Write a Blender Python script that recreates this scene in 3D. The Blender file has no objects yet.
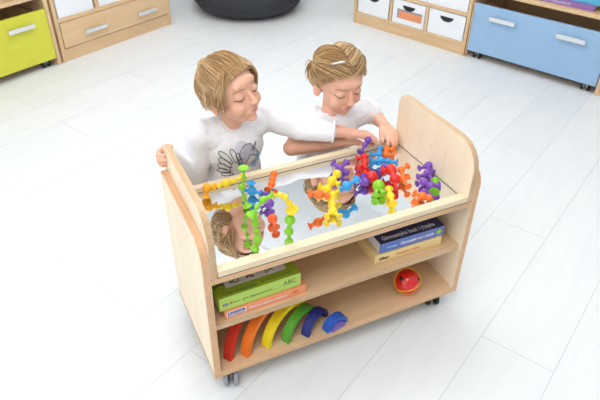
import bpy, bmesh, math, random, json
from mathutils import Vector, Matrix
from mathutils.bvhtree import BVHTree
random.seed(7)
DATA = json.loads(r'''{"cam": {"loc": [-0.21155, -0.94654, 1.2726], "R": [0.905083, -0.425135, 0.009191], "U": [0.24316, 0.535162, 0.808996], "F": [0.348851, 0.729974, -0.587743], "f": 575.461}, "body": {"g1": {"eye": [0.2662, 0.37, 0.6043], "neck": [0.2424, 0.455, 0.4716], "sR": [0.1442, 0.465, 0.4695], "sL": [0.3514, 0.495, 0.4678], "elR": [0.1202, 0.47, 0.3023], "wrR": [0.033, 0.405, 0.468], "elL": [0.4473, 0.445, 0.4238], "wrL": [0.5984, 0.378, 0.4061], "cuffL": [0.519, 0.405, 0.4174]}, "g2": {"eye": [0.5968, 0.405, 0.5196], "neck": [0.574, 0.465, 0.4312], "sR": [0.5274, 0.525, 0.4054], "sL": [0.7246, 0.52, 0.3987], "elR": [0.4275, 0.46, 0.3502], "wrR": [0.5809, 0.405, 0.3642], "elL": [0.7625, 0.5, 0.3629], "wrL": [0.7194, 0.393, 0.3992]}}, "toys": [["amber", "L-corner", [[0.1105, 0.3094, 0.3849, "b", 0.0121], [0.1291, 0.3061, 0.385, "c", 0.0102], [0.1037, 0.3024, 0.365, "c", 0.0112]], [[0, 1], [0, 2]]], ["yellow", "upper", [[0.1291, 0.3061, 0.385, "c", 0.0084], [0.1423, 0.3026, 0.3884, "b", 0.0074], [0.1613, 0.2989, 0.3935, "b", 0.0112], [0.1842, 0.2989, 0.3936, "b", 0.0074], [0.2058, 0.3022, 0.3954, "c", 0.0102]], [[0, 1], [1, 2], [2, 3], [3, 4]]], ["green", "tall", [[0.1874, 0.223, 0.4763, "c", 0.0112], [0.1878, 0.2243, 0.4479, "b", 0.0065], [0.1819, 0.2273, 0.4196, "b", 0.0093], [0.1851, 0.2253, 0.3879, "b", 0.0065], [0.1898, 0.2184, 0.365, "c", 0.0112]], [[0, 1], [1, 2], [2, 3], [3, 4]]], ["blue", "cross", [[0.2239, 0.2706, 0.3901, "c", 0.0102], [0.2237, 0.2688, 0.3682, "b", 0.0121], [0.2005, 0.2714, 0.3766, "c", 0.0093], [0.2434, 0.2521, 0.3665, "c", 0.0084]], [[0, 1], [1, 2], [1, 3]]], ["purple", "tri", [[0.2459, 0.2512, 0.363, "c", 0.0093], [0.2607, 0.2517, 0.36, "b", 0.0065], [0.2759, 0.2526, 0.36, "c", 0.0065]], [[0, 1], [1, 2]]], ["orange", "peanut", [[0.3023, 0.2996, 0.3821, "b", 0.0093], [0.2926, 0.2878, 0.3735, "b", 0.0093], [0.2843, 0.2756, 0.3666, "b", 0.0102], [0.2688, 0.2601, 0.364, "c", 0.0102]], [[0, 1], [1, 2], [2, 3]]], ["purple", "ball", [[0.2435, 0.1959, 0.367, "b", 0.013], [0.238, 0.1695, 0.362, "c", 0.0084], [0.2221, 0.1964, 0.36, "c", 0.0065]], [[0, 1], [0, 2]]], ["redor", "ball2", [[0.2264, 0.1317, 0.366, "b", 0.0121], [0.2227, 0.1038, 0.363, "c", 0.0093]], [[0, 1]]], ["green", "arch1", [[0.1443, 0.0477, 0.4682, "c", 0.0121], [0.1536, 0.0446, 0.4875, "b", 0.0065], [0.1668, 0.0392, 0.5068, "b", 0.0084], [0.1876, 0.0358, 0.5168, "c", 0.0084]], [[0, 1], [1, 2], [2, 3]]], ["yellow", "arch2", [[0.1897, 0.0349, 0.5168, "c", 0.0074], [0.2075, 0.0362, 0.5106, "b", 0.0065], [0.22, 0.0365, 0.5011, "b", 0.0074], [0.2313, 0.0393, 0.4787, "b", 0.0074], [0.2393, 0.0428, 0.4578, "c", 0.013]], [[0, 1], [1, 2], [2, 3], [3, 4]]], ["green", "legL", [[0.1475, 0.0471, 0.4618, "c", 0.0084], [0.1486, 0.0491, 0.4394, "b", 0.0093], [0.1517, 0.0499, 0.4138, "b", 0.0074], [0.1522, 0.0468, 0.3914, "b", 0.0102], [0.1459, 0.0464, 0.3658, "c", 0.0102]], [[0, 1], [1, 2], [2, 3], [3, 4]]], ["green", "legR", [[0.2408, 0.0434, 0.4465, "c", 0.0074], [0.2357, 0.0437, 0.4239, "b", 0.0121], [0.2327, 0.043, 0.39, "b", 0.0102], [0.2328, 0.0432, 0.363, "c", 0.0093]], [[0, 1], [1, 2], [2, 3]]], ["purple", "X", [[0.4877, 0.29, 0.3739, "c", 0.0093], [0.4685, 0.2469, 0.3668, "c", 0.0084], [0.4937, 0.264, 0.3704, "b", 0.0121], [0.525, 0.285, 0.3705, "c", 0.0093], [0.5047, 0.2419, 0.3668, "c", 0.0084], [0.4796, 0.2252, 0.3633, "c", 0.0084]], [[0, 2], [1, 2], [2, 3], [2, 4], [2, 5]]], ["yellow", "duck", [[0.4606, 0.2221, 0.3873, "b", 0.0112], [0.4392, 0.2104, 0.3769, "b", 0.013], [0.4499, 0.1949, 0.3734, "c", 0.0102], [0.4003, 0.2069, 0.37, "c", 0.0112], [0.4158, 0.1946, 0.3666, "b", 0.0112]], [[0, 1], [1, 2], [1, 4], [4, 3]]], ["orange", "fish", [[0.34, 0.1417, 0.4062, "c", 0.0102], [0.3623, 0.1393, 0.3996, "b", 0.0121], [0.3837, 0.1399, 0.388, "c", 0.0093]], [[0, 1], [1, 2]]], ["yellow", "star", [[0.4387, 0.1631, 0.38, "c", 0.0074], [0.413, 0.1545, 0.3732, "b", 0.0102], [0.3972, 0.1295, 0.3647, "b", 0.0102], [0.3841, 0.0992, 0.3662, "b", 0.0112], [0.3611, 0.0886, 0.3645, "c", 0.0084], [0.3894, 0.0757, 0.3645, "c", 0.0084]], [[0, 1], [1, 2], [2, 3], [3, 4], [3, 5]]], ["blue", "cup", [[0.4478, 0.1428, 0.4001, "b", 0.013], [0.4837, 0.1574, 0.4004, "c", 0.0102], [0.435, 0.149, 0.39, "c", 0.0084]], [[0, 1], [0, 2]]], ["purple", "side", [[0.532, 0.193, 0.3719, "c", 0.0112], [0.5285, 0.1782, 0.3684, "b", 0.0112], [0.5019, 0.1795, 0.3683, "c", 0.0084]], [[0, 1], [1, 2]]], ["purple", "held", [[0.6214, 0.3267, 0.4031, "b", 0.0102], [0.6082, 0.3205, 0.3922, "b", 0.0074], [0.5877, 0.305, 0.3849, "c", 0.0112]], [[0, 1], [1, 2]]], ["red", "six", [[0.5881, 0.2866, 0.3759, "b", 0.0102], [0.571, 0.2945, 0.3689, "c", 0.0102], [0.5569, 0.2296, 0.3704, "c", 0.0112], [0.5758, 0.262, 0.3705, "b", 0.0102], [0.5519, 0.2552, 0.367, "c", 0.0093]], [[0, 1], [0, 3], [3, 2], [3, 4]]], ["red", "round", [[0.5539, 0.1886, 0.3719, "b", 0.0167], [0.5544, 0.2193, 0.3668, "c", 0.0084]], [[0, 1]]], ["blue", "top", [[0.6193, 0.2974, 0.369, "c", 0.0093], [0.6414, 0.2906, 0.369, "b", 0.0093], [0.6543, 0.3068, 0.3744, "c", 0.0084]], [[0, 1], [1, 2]]], ["blue", "bowl", [[0.6003, 0.26, 0.3688, "c", 0.013], [0.6259, 0.2544, 0.3706, "b", 0.0102], [0.6419, 0.2412, 0.3706, "b", 0.0093], [0.6587, 0.2245, 0.3723, "c", 0.0102]], [[0, 1], [1, 2], [2, 3]]], ["orange", "hand", [[0.6763, 0.3066, 0.3673, "b", 0.0102], [0.6958, 0.2978, 0.3673, "c", 0.0112], [0.6625, 0.2842, 0.3654, "b", 0.0093], [0.6759, 0.2719, 0.3654, "c", 0.0102]], [[0, 1], [0, 2], [2, 3]]], ["purple", "under", [[0.6216, 0.2296, 0.3635, "b", 0.0093], [0.586, 0.2051, 0.3651, "c", 0.0102]], [[0, 1]]], ["red", "big", [[0.6009, 0.1981, 0.3738, "c", 0.0121], [0.6157, 0.1856, 0.3807, "b", 0.0149], [0.6043, 0.1464, 0.377, "b", 0.014], [0.5919, 0.12, 0.3666, "c", 0.0084]], [[0, 1], [1, 2], [2, 3]]], ["orange", "face", [[0.6516, 0.1867, 0.3704, "b", 0.0102], [0.6761, 0.193, 0.3722, "c", 0.0084], [0.6343, 0.1495, 0.3668, "b", 0.0102], [0.6497, 0.148, 0.3702, "c", 0.0084], [0.6277, 0.1144, 0.3666, "c", 0.0084]], [[0, 1], [0, 2], [2, 3], [2, 4]]], ["green", "egg", [[0.5486, 0.1422, 0.3717, "b", 0.0158], [0.5279, 0.1203, 0.3648, "c", 0.0093], [0.5454, 0.115, 0.3648, "c", 0.0093]], [[0, 1], [0, 2]]], ["yellow", "strip", [[0.5691, 0.1198, 0.3666, "c", 0.0102], [0.5576, 0.094, 0.3665, "b", 0.0102], [0.5464, 0.0641, 0.3664, "c", 0.0102]], [[0, 1], [1, 2]]], ["purple", "crossT", [[0.7384, 0.1737, 0.3687, "b", 0.0121], [0.7095, 0.175, 0.3687, "c", 0.0084], [0.7398, 0.1498, 0.3634, "c", 0.0074], [0.7157, 0.1463, 0.3669, "b", 0.0112], [0.6847, 0.1434, 0.3651, "c", 0.0084], [0.7141, 0.1189, 0.3633, "c", 0.0074]], [[0, 1], [0, 2], [0, 3], [3, 4], [3, 5]]], ["purple", "fishR", [[0.6784, 0.1103, 0.3667, "b", 0.0121], [0.683, 0.0839, 0.3683, "b", 0.013], [0.7008, 0.0759, 0.3683, "c", 0.0112]], [[0, 1], [1, 2]]], ["green", "peek", [[0.7113, 0.1036, 0.365, "c", 0.0093], [0.6771, 0.0612, 0.366, "c", 0.0121], [0.6942, 0.0842, 0.3632, "b", 0.0065]], [[0, 2], [2, 1]]], ["orange", "fishL", [[0.6248, 0.0737, 0.3665, "c", 0.0093], [0.6327, 0.0548, 0.3682, "b", 0.0121], [0.6475, 0.043, 0.3665, "b", 0.0093], [0.6065, 0.0442, 0.3647, "c", 0.0093]], [[0, 1], [1, 2], [1, 3]]], ["purple", "end", [[0.6575, 0.0797, 0.3632, "b", 0.0074], [0.6614, 0.0571, 0.3631, "b", 0.0065], [0.665, 0.0351, 0.3648, "c", 0.0093]], [[0, 1], [1, 2]]]], "print": {"fills": [["printed_halo", [[0.2714, 0.44, 0.3994], [0.2691, 0.44, 0.3902], [0.2636, 0.44, 0.3831], [0.2558, 0.44, 0.3795], [0.2468, 0.44, 0.3798], [0.2381, 0.44, 0.384], [0.231, 0.44, 0.3913], [0.2266, 0.44, 0.4007], [0.2255, 0.44, 0.4107], [0.2278, 0.44, 0.4198], [0.2332, 0.44, 0.4266], [0.2409, 0.44, 0.4302], [0.2497, 0.44, 0.43], [0.2583, 0.44, 0.426], [0.2655, 0.44, 0.4188], [0.2701, 0.44, 0.4095]], "pale", 0.0006], ["printed_head", [[0.2383, 0.44, 0.3939], [0.2485, 0.44, 0.4084], [0.2613, 0.44, 0.4155], [0.2768, 0.44, 0.4151], [0.2886, 0.44, 0.3986], [0.3038, 0.44, 0.3811], [0.3034, 0.44, 0.3707], [0.2906, 0.44, 0.3705], [0.2782, 0.44, 0.3771], [0.2681, 0.44, 0.3657], [0.2608, 0.44, 0.3465], [0.2504, 0.44, 0.3315], [0.2381, 0.44, 0.3383], [0.2367, 0.44, 0.3668]], "lilac", 0.001], ["printed_cloud", [[0.3225, 0.44, 0.3624], [0.3212, 0.44, 0.3567], [0.3179, 0.44, 0.3523], [0.3131, 0.44, 0.3501], [0.3075, 0.44, 0.3503], [0.302, 0.44, 0.3529], [0.2975, 0.44, 0.3576], [0.2946, 0.44, 0.3634], [0.2938, 0.44, 0.3697], [0.2951, 0.44, 0.3753], [0.2984, 0.44, 0.3796], [0.3031, 0.44, 0.3818], [0.3086, 0.44, 0.3816], [0.3141, 0.44, 0.3791], [0.3186, 0.44, 0.3745], [0.3216, 0.44, 0.3687]], "sky", 0.0008], ["printed_cloud", [[0.3119, 0.44, 0.3367], [0.3107, 0.44, 0.3315], [0.3077, 0.44, 0.3277], [0.3034, 0.44, 0.3257], [0.2984, 0.44, 0.3259], [0.2936, 0.44, 0.3283], [0.2895, 0.44, 0.3325], [0.287, 0.44, 0.3378], [0.2862, 0.44, 0.3434], [0.2874, 0.44, 0.3485], [0.2904, 0.44, 0.3524], [0.2946, 0.44, 0.3543], [0.2996, 0.44, 0.3541], [0.3044, 0.44, 0.3518], [0.3085, 0.44, 0.3477], [0.3111, 0.44, 0.3424]], "sky", 0.0008], ["printed_cloud", [[0.3286, 0.44, 0.3502], [0.3278, 0.44, 0.3464], [0.3256, 0.44, 0.3435], [0.3223, 0.44, 0.342], [0.3186, 0.44, 0.3421], [0.3149, 0.44, 0.3439], [0.3119, 0.44, 0.347], [0.3099, 0.44, 0.351], [0.3093, 0.44, 0.3552], [0.3102, 0.44, 0.359], [0.3124, 0.44, 0.3619], [0.3156, 0.44, 0.3634], [0.3193, 0.44, 0.3632], [0.323, 0.44, 0.3615], [0.326, 0.44, 0.3584], [0.328, 0.44, 0.3545]], "sky", 0.0008]], "lines": [[[0.2176, 0.44, 0.3613], [0.2174, 0.44, 0.3644], [0.2145, 0.44, 0.3711], [0.2096, 0.44, 0.3804], [0.2033, 0.44, 0.3906], [0.1963, 0.44, 0.4001], [0.1894, 0.44, 0.4071], [0.1837, 0.44, 0.4106], [0.1799, 0.44, 0.4102], [0.1789, 0.44, 0.4061], [0.1812, 0.44, 0.3992], [0.1864, 0.44, 0.3906], [0.1937, 0.44, 0.3815], [0.2019, 0.44, 0.3729], [0.2094, 0.44, 0.3661], [0.2148, 0.44, 0.362], [0.2176, 0.44, 0.3613]], [[0.2299, 0.44, 0.3581], [0.2309, 0.44, 0.3606], [0.2308, 0.44, 0.3668], [0.2298, 0.44, 0.3758], [0.2278, 0.44, 0.3861], [0.2249, 0.44, 0.3961], [0.2211, 0.44, 0.4042], [0.217, 0.44, 0.4092], [0.2132, 0.44, 0.4103], [0.2107, 0.44, 0.4076], [0.2101, 0.44, 0.4014], [0.2117, 0.44, 0.3928], [0.2151, 0.44, 0.3829], [0.2195, 0.44, 0.3732], [0.2239, 0.44, 0.365], [0.2275, 0.44, 0.3597], [0.2299, 0.44, 0.3581]], [[0.2167, 0.44, 0.3475], [0.2164, 0.44, 0.3505], [0.2135, 0.44, 0.3565], [0.2085, 0.44, 0.3645], [0.2022, 0.44, 0.3734], [0.1953, 0.44, 0.3813], [0.1887, 0.44, 0.387], [0.1832, 0.44, 0.3894], [0.1796, 0.44, 0.3883], [0.1789, 0.44, 0.3842], [0.1812, 0.44, 0.3779], [0.1864, 0.44, 0.3705], [0.1937, 0.44, 0.3629], [0.2016, 0.44, 0.3561], [0.2088, 0.44, 0.3508], [0.2141, 0.44, 0.3477], [0.2167, 0.44, 0.3475]], [[0.216, 0.44, 0.3371], [0.2154, 0.44, 0.3398], [0.2122, 0.44, 0.3447], [0.2071, 0.44, 0.3512], [0.2007, 0.44, 0.3581], [0.1939, 0.44, 0.3642], [0.1875, 0.44, 0.3682], [0.1824, 0.44, 0.3694], [0.1795, 0.44, 0.3678], [0.1793, 0.44, 0.3639], [0.1821, 0.44, 0.3585], [0.1874, 0.44, 0.3527], [0.1945, 0.44, 0.347], [0.2021, 0.44, 0.3422], [0.2089, 0.44, 0.3387], [0.2137, 0.44, 0.3368], [0.216, 0.44, 0.3371]], [[0.2185, 0.44, 0.3276], [0.2177, 0.44, 0.33], [0.2144, 0.44, 0.3338], [0.2093, 0.44, 0.3387], [0.2031, 0.44, 0.3436], [0.1966, 0.44, 0.3476], [0.1908, 0.44, 0.3498], [0.1863, 0.44, 0.3497], [0.1841, 0.44, 0.3474], [0.1844, 0.44, 0.3437], [0.1873, 0.44, 0.3393], [0.1925, 0.44, 0.3351], [0.1992, 0.44, 0.3315], [0.2062, 0.44, 0.3289], [0.2123, 0.44, 0.3272], [0.2166, 0.44, 0.3267], [0.2185, 0.44, 0.3276]], [[0.2275, 0.44, 0.3198], [0.2263, 0.44, 0.3217], [0.2227, 0.44, 0.3244], [0.2172, 0.44, 0.3275], [0.2108, 0.44, 0.3304], [0.2044, 0.44, 0.3324], [0.1988, 0.44, 0.3329], [0.195, 0.44, 0.3317], [0.1935, 0.44, 0.329], [0.1946, 0.44, 0.3257], [0.1981, 0.44, 0.3224], [0.2035, 0.44, 0.3199], [0.21, 0.44, 0.3184], [0.2166, 0.44, 0.3178], [0.2222, 0.44, 0.3179], [0.2261, 0.44, 0.3185], [0.2275, 0.44, 0.3198]], [[0.242, 0.44, 0.3514], [0.243, 0.44, 0.3534], [0.2431, 0.44, 0.3583], [0.2424, 0.44, 0.3654], [0.241, 0.44, 0.3737], [0.2387, 0.44, 0.3816], [0.2357, 0.44, 0.3881], [0.2322, 0.44, 0.392], [0.229, 0.44, 0.3929], [0.2267, 0.44, 0.3907], [0.226, 0.44, 0.3857], [0.2272, 0.44, 0.3788], [0.2299, 0.44, 0.371], [0.2335, 0.44, 0.3633], [0.2371, 0.44, 0.3569], [0.24, 0.44, 0.3527], [0.242, 0.44, 0.3514]], [[0.2475, 0.44, 0.3358], [0.2485, 0.44, 0.3374], [0.2491, 0.44, 0.3415], [0.2492, 0.44, 0.3477], [0.2487, 0.44, 0.3548], [0.2475, 0.44, 0.3619], [0.2455, 0.44, 0.3678], [0.2429, 0.44, 0.3716], [0.2402, 0.44, 0.3728], [0.238, 0.44, 0.3713], [0.2369, 0.44, 0.3672], [0.2373, 0.44, 0.3612], [0.2389, 0.44, 0.3541], [0.2412, 0.44, 0.3471], [0.2437, 0.44, 0.3411], [0.2459, 0.44, 0.3372], [0.2475, 0.44, 0.3358]], [[0.279, 0.44, 0.3941], [0.2889, 0.44, 0.4054], [0.2989, 0.44, 0.4166]], [[0.2834, 0.44, 0.3879], [0.2919, 0.44, 0.4012], [0.2989, 0.44, 0.4166]], [[0.2383, 0.44, 0.3939], [0.2485, 0.44, 0.4084], [0.2613, 0.44, 0.4155], [0.2768, 0.44, 0.4151], [0.2886, 0.44, 0.3986], [0.3038, 0.44, 0.3811], [0.3034, 0.44, 0.3707], [0.2906, 0.44, 0.3705], [0.2782, 0.44, 0.3771], [0.2681, 0.44, 0.3657], [0.2608, 0.44, 0.3465]], [[0.2504, 0.44, 0.3315], [0.2385, 0.44, 0.3453], [0.2336, 0.44, 0.3676], [0.2381, 0.44, 0.3906]]]}}''')
V = Vector
FZ = -0.065            # the floor while building; everything is lifted so that it ends at z = 0
S = bpy.context.scene
C = S.collection

# ------------------------------------------------------------------ materials
def lin(c):
    return tuple(((v/255)/12.92 if v/255 <= .04045 else ((v/255+.055)/1.055)**2.4) for v in c) + (1,)

def new_mat(name):
    m = bpy.data.materials.new(name); m.use_nodes = True
    nt = m.node_tree; b = nt.nodes['Principled BSDF']
    return m, nt, b

def plain(name, rgb, rough=.5, metal=0, var=.04, scale=30, bump=0, sss=0, coat=0, spec=.5, trans=0):
    m, nt, b = new_mat(name)
    tc = nt.nodes.new('ShaderNodeTexCoord'); nz = nt.nodes.new('ShaderNodeTexNoise')
    nz.inputs['Scale'].default_value = scale; nz.inputs['Detail'].default_value = 3
    nt.links.new(tc.outputs['Object'], nz.inputs['Vector'])
    rp = nt.nodes.new('ShaderNodeValToRGB'); c = lin(rgb)
    rp.color_ramp.elements[0].position = .3; rp.color_ramp.elements[1].position = .7
    rp.color_ramp.elements[0].color = tuple(v*(1-var) for v in c[:3])+(1,)
    rp.color_ramp.elements[1].color = tuple(min(1, v*(1+var)) for v in c[:3])+(1,)
    nt.links.new(nz.outputs['Fac'], rp.inputs['Fac']); nt.links.new(rp.outputs['Color'], b.inputs['Base Color'])
    b.inputs['Roughness'].default_value = rough; b.inputs['Metallic'].default_value = metal
    b.inputs['Specular IOR Level'].default_value = spec
    b.inputs['Coat Weight'].default_value = coat
    if sss:
        b.inputs['Subsurface Weight'].default_value = sss
        b.inputs['Subsurface Radius'].default_value = (.012, .005, .003)
        b.inputs['Subsurface Scale'].default_value = 1
    if bump:
        bp = nt.nodes.new('ShaderNodeBump'); bp.inputs['Strength'].default_value = bump; bp.inputs['Distance'].default_value = .002
        nt.links.new(nz.outputs['Fac'], bp.inputs['Height']); nt.links.new(bp.outputs['Normal'], b.inputs['Normal'])
    return m

def wood(name, light, dark, axis=0, rough=.45, scale=9, knots=False, plies=None):
    m, nt, b = new_mat(name)
    tc = nt.nodes.new('ShaderNodeTexCoord'); mp = nt.nodes.new('ShaderNodeMapping')
    sc = [scale]*3; sc[axis] = scale*.07; mp.inputs['Scale'].default_value = sc
    nt.links.new(tc.outputs['Object'], mp.inputs['Vector'])
    nz = nt.nodes.new('ShaderNodeTexNoise'); nz.inputs['Scale'].default_value = 3; nz.inputs['Detail'].default_value = 6; nz.inputs['Roughness'].default_value = .65; nz.inputs['Distortion'].default_value = .4
    nt.links.new(mp.outputs['Vector'], nz.inputs['Vector'])
    rp = nt.nodes.new('ShaderNodeValToRGB')
    rp.color_ramp.elements[0].position = .3; rp.color_ramp.elements[0].color = lin(dark)
    rp.color_ramp.elements[1].position = .62; rp.color_ramp.elements[1].color = lin(light)
    nt.links.new(nz.outputs['Fac'], rp.inputs['Fac'])
    out = rp.outputs['Color']
    if knots:
        mp2 = nt.nodes.new('ShaderNodeMapping'); s2 = [14]*3; s2[axis] = 5; mp2.inputs['Scale'].default_value = s2
        nt.links.new(tc.outputs['Object'], mp2.inputs['Vector'])
        vo = nt.nodes.new('ShaderNodeTexVoronoi'); vo.inputs['Scale'].default_value = 2.1
        nt.links.new(mp2.outputs['Vector'], vo.inputs['Vector'])
        r2 = nt.nodes.new('ShaderNodeValToRGB'); r2.color_ramp.elements[0].position = .05; r2.color_ramp.elements[0].color = (.55, .5, .5, 1)
        r2.color_ramp.elements[1].position = .15; r2.color_ramp.elements[1].color = (1, 1, 1, 1)
        nt.links.new(vo.outputs['Distance'], r2.inputs['Fac'])
        mx = nt.nodes.new('ShaderNodeMix'); mx.data_type = 'RGBA'; mx.blend_type = 'MULTIPLY'; mx.inputs[0].default_value = .5
        nt.links.new(out, mx.inputs[6]); nt.links.new(r2.outputs['Color'], mx.inputs[7]); out = mx.outputs[2]
    if plies is not None:
        wv = nt.nodes.new('ShaderNodeTexWave'); wv.bands_direction = 'XYZ'[plies]; wv.inputs['Scale'].default_value = 90; wv.inputs['Distortion'].default_value = .3
        nt.links.new(tc.outputs['Object'], wv.inputs['Vector'])
        mx = nt.nodes.new('ShaderNodeMix'); mx.data_type = 'RGBA'; mx.blend_type = 'MULTIPLY'; mx.inputs[0].default_value = .22
        nt.links.new(out, mx.inputs[6]); nt.links.new(wv.outputs['Color'], mx.inputs[7]); out = mx.outputs[2]
    nt.links.new(out, b.inputs['Base Color'])
    b.inputs['Roughness'].default_value = rough
    return m

BIRCH_X = wood('birch_face_x', (236, 218, 186), (226, 203, 168), 0)
BIRCH_Z = wood('birch_face_z', (250, 233, 206), (244, 223, 192), 2, scale=6, knots=True)
BEECH = wood('beech_edge', (222, 180, 138), (203, 158, 116), 0)
BEECHZ = wood('beech_edge_upright', (222, 178, 138), (206, 160, 120), 1)
PLY = wood('plywood_edge', (226, 196, 156), (200, 160, 118), 0, plies=2)
PLYX = wood('plywood_edge_across', (222, 190, 150), (196, 156, 114), 1, plies=0)
SHELFW = wood('shelf_face', (226, 192, 152), (214, 176, 134), 0)
OAK = wood('light_oak', (228, 196, 154), (214, 178, 134), 0, scale=5)
OAKZ = wood('light_oak_upright', (226, 192, 150), (212, 176, 132), 2, scale=5)
YELLOWP = plain('yellow_green_panel', (214, 213, 66), .4, var=.02)
BLUEP = plain('sky_blue_panel', (154, 188, 222), .4, var=.02)
WHITEP = plain('white_cardboard', (240, 243, 248), .5, var=.01)
BLACKP = plain('black_plastic', (22, 22, 24), .4)
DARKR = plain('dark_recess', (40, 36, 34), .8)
STEEL = plain('brushed_steel', (232, 234, 236), .32, metal=.85, var=.03)
GREYT = plain('grey_rubber', (150, 154, 162), .5)
POUF = plain('charcoal_fabric', (52, 55, 60), .8, var=.1, scale=200, bump=.3)
WALL = plain('white_wall_paint', (238, 242, 246), .8, var=.01, scale=4)
CEIL = plain('white_ceiling', (250, 252, 254), .9, var=.01, scale=4)
NAVYP = plain('dark_navy_card', (54, 56, 98), .5, var=.03)
BLUEC = plain('periwinkle_card', (98, 118, 184), .5, var=.03)
BEIGEC = plain('pale_yellow_card', (240, 212, 150), .5, var=.03)
GREENC = plain('lime_green_card', (176, 206, 90), .5, var=.03)
OLIVEC = plain('olive_green_card', (146, 168, 38), .5, var=.03)
ORANGEC = plain('salmon_orange_card', (236, 150, 104), .5, var=.03)
INKW = plain('white_ink', (225, 228, 240), .6); INKD = plain('dark_ink', (40, 48, 44), .6)
INKG = plain('green_ink', (66, 112, 50), .6); INKO = plain('orange_ink', (222, 120, 60), .6)
INKB = plain('violet_ink', (70, 58, 140), .6); INKL = plain('light_blue_ink', (60, 130, 205), .6)
INKR = plain('red_ink', (200, 60, 50), .6); PICW = plain('off_white_print', (226, 222, 218), .6)
INKY = plain('lime_ink', (170, 205, 60), .6)
PAPER = plain('purple_print', (150, 110, 180), .5); PAPERB = plain('turquoise_print', (90, 180, 215), .5)
SHIRT = plain('white_jersey', (244, 244, 248), .85, var=.015, scale=60, bump=.15)
TROUS = plain('grey_jersey', (150, 156, 172), .9, var=.05, scale=60)
SKIN = plain('skin', (236, 182, 154), .5, var=.05, scale=22, sss=.25)
LIP = plain('lip', (208, 134, 120), .4)
LASH = plain('dark_lash', (96, 66, 48), .7); BROW = plain('brow_hair', (182, 142, 104), .8)
LILAC = plain('lilac_grey_print', (190, 190, 206), .8, var=.1, scale=120); SKYP = plain('pale_blue_print', (160, 205, 230), .8, var=.1, scale=100)
PALEL = plain('pale_lilac_print', (216, 216, 230), .8)
PRINTK = plain('charcoal_print', (70, 76, 80), .8)
CLIP = plain('silver_clip', (222, 214, 220), .3, metal=.4)

TOYC = dict(orange=(246, 118, 34), yellow=(252, 216, 34), amber=(252, 178, 28), green=(136, 202, 40), blue=(52, 162, 226),
            purple=(122, 72, 176), red=(226, 42, 34), redor=(243, 98, 38))
TOYM = {k: plain('silicone_'+k, v, .38, var=.03, sss=.1) for k, v in TOYC.items()}
for k, v in dict(red=(206, 44, 26), orange=(238, 122, 34), yellow=(240, 214, 30), green=(84, 160, 44), navy=(34, 42, 120), blue=(42, 92, 186), violet=(116, 92, 176)).items():
    TOYM['wood_'+k] = plain('painted_wood_'+k, v, .45, var=.05, scale=40)
BALLR = plain('glossy_red', (214, 26, 22), .16, coat=.5); CORD = plain('yellow_elastic', (245, 170, 40), .5)

def mirror_mat():
    m, nt, b = new_mat('mirror_glass')
    b.inputs['Base Color'].default_value = (.93, .95, .96, 1); b.inputs['Metallic'].default_value = 1
    nz = nt.nodes.new('ShaderNodeTexNoise'); nz.inputs['Scale'].default_value = 3
    mr = nt.nodes.new('ShaderNodeMapRange'); mr.inputs['To Min'].default_value = .015; mr.inputs['To Max'].default_value = .03
    nt.links.new(nz.outputs['Fac'], mr.inputs['Value']); nt.links.new(mr.outputs['Result'], b.inputs['Roughness'])
    return m
MIRROR = mirror_mat()

def floor_mat():
    m, nt, b = new_mat('white_laminate_planks')
    tc = nt.nodes.new('ShaderNodeTexCoord')
    mp = nt.nodes.new('ShaderNodeMapping'); mp.inputs['Location'].default_value = (-.06, .695, 0)
    nt.links.new(tc.outputs['Object'], mp.inputs['Vector'])
    br = nt.nodes.new('ShaderNodeTexBrick'); br.offset = .5; br.offset_frequency = 2; br.squash = 1
    br.inputs['Scale'].default_value = 1; br.inputs['Mortar Size'].default_value = .0011; br.inputs['Mortar Smooth'].default_value = .3
    br.inputs['Brick Width'].default_value = 1.15; br.inputs['Row Height'].default_value = .215
    br.inputs['Color1'].default_value = lin((235, 237, 237)); br.inputs['Color2'].default_value = lin((231, 234, 235))
    br.inputs['Mortar'].default_value = lin((202, 204, 204)); br.inputs['Bias'].default_value = 0
    nt.links.new(mp.outputs['Vector'], br.inputs['Vector'])
    mp2 = nt.nodes.new('ShaderNodeMapping'); mp2.inputs['Scale'].default_value = (1.6, 9, 1)
    nt.links.new(tc.outputs['Object'], mp2.inputs['Vector'])
    nz = nt.nodes.new('ShaderNodeTexNoise'); nz.inputs['Scale'].default_value = 2.2; nz.inputs['Detail'].default_value = 8; nz.inputs['Roughness'].default_value = .7
    nt.links.new(mp2.outputs['Vector'], nz.inputs['Vector'])
    rp = nt.nodes.new('ShaderNodeValToRGB'); rp.color_ramp.elements[0].position = .35; rp.color_ramp.elements[0].color = (.962, .965, .968, 1)
    rp.color_ramp.elements[1].position = .55; rp.color_ramp.elements[1].color = (1, 1, 1, 1)
    nt.links.new(nz.outputs['Fac'], rp.inputs['Fac'])
    mx = nt.nodes.new('ShaderNodeMix'); mx.data_type = 'RGBA'; mx.blend_type = 'MULTIPLY'; mx.inputs[0].default_value = 1
    nt.links.new(br.outputs['Color'], mx.inputs[6]); nt.links.new(rp.outputs['Color'], mx.inputs[7])
    nt.links.new(mx.outputs[2], b.inputs['Base Color'])
    b.inputs['Roughness'].default_value = .42; b.inputs['Specular IOR Level'].default_value = .35
    bp = nt.nodes.new('ShaderNodeBump'); bp.inputs['Strength'].default_value = .25; bp.inputs['Distance'].default_value = .001; bp.invert = True
    nt.links.new(br.outputs['Fac'], bp.inputs['Height']); nt.links.new(bp.outputs['Normal'], b.inputs['Normal'])
    return m

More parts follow.
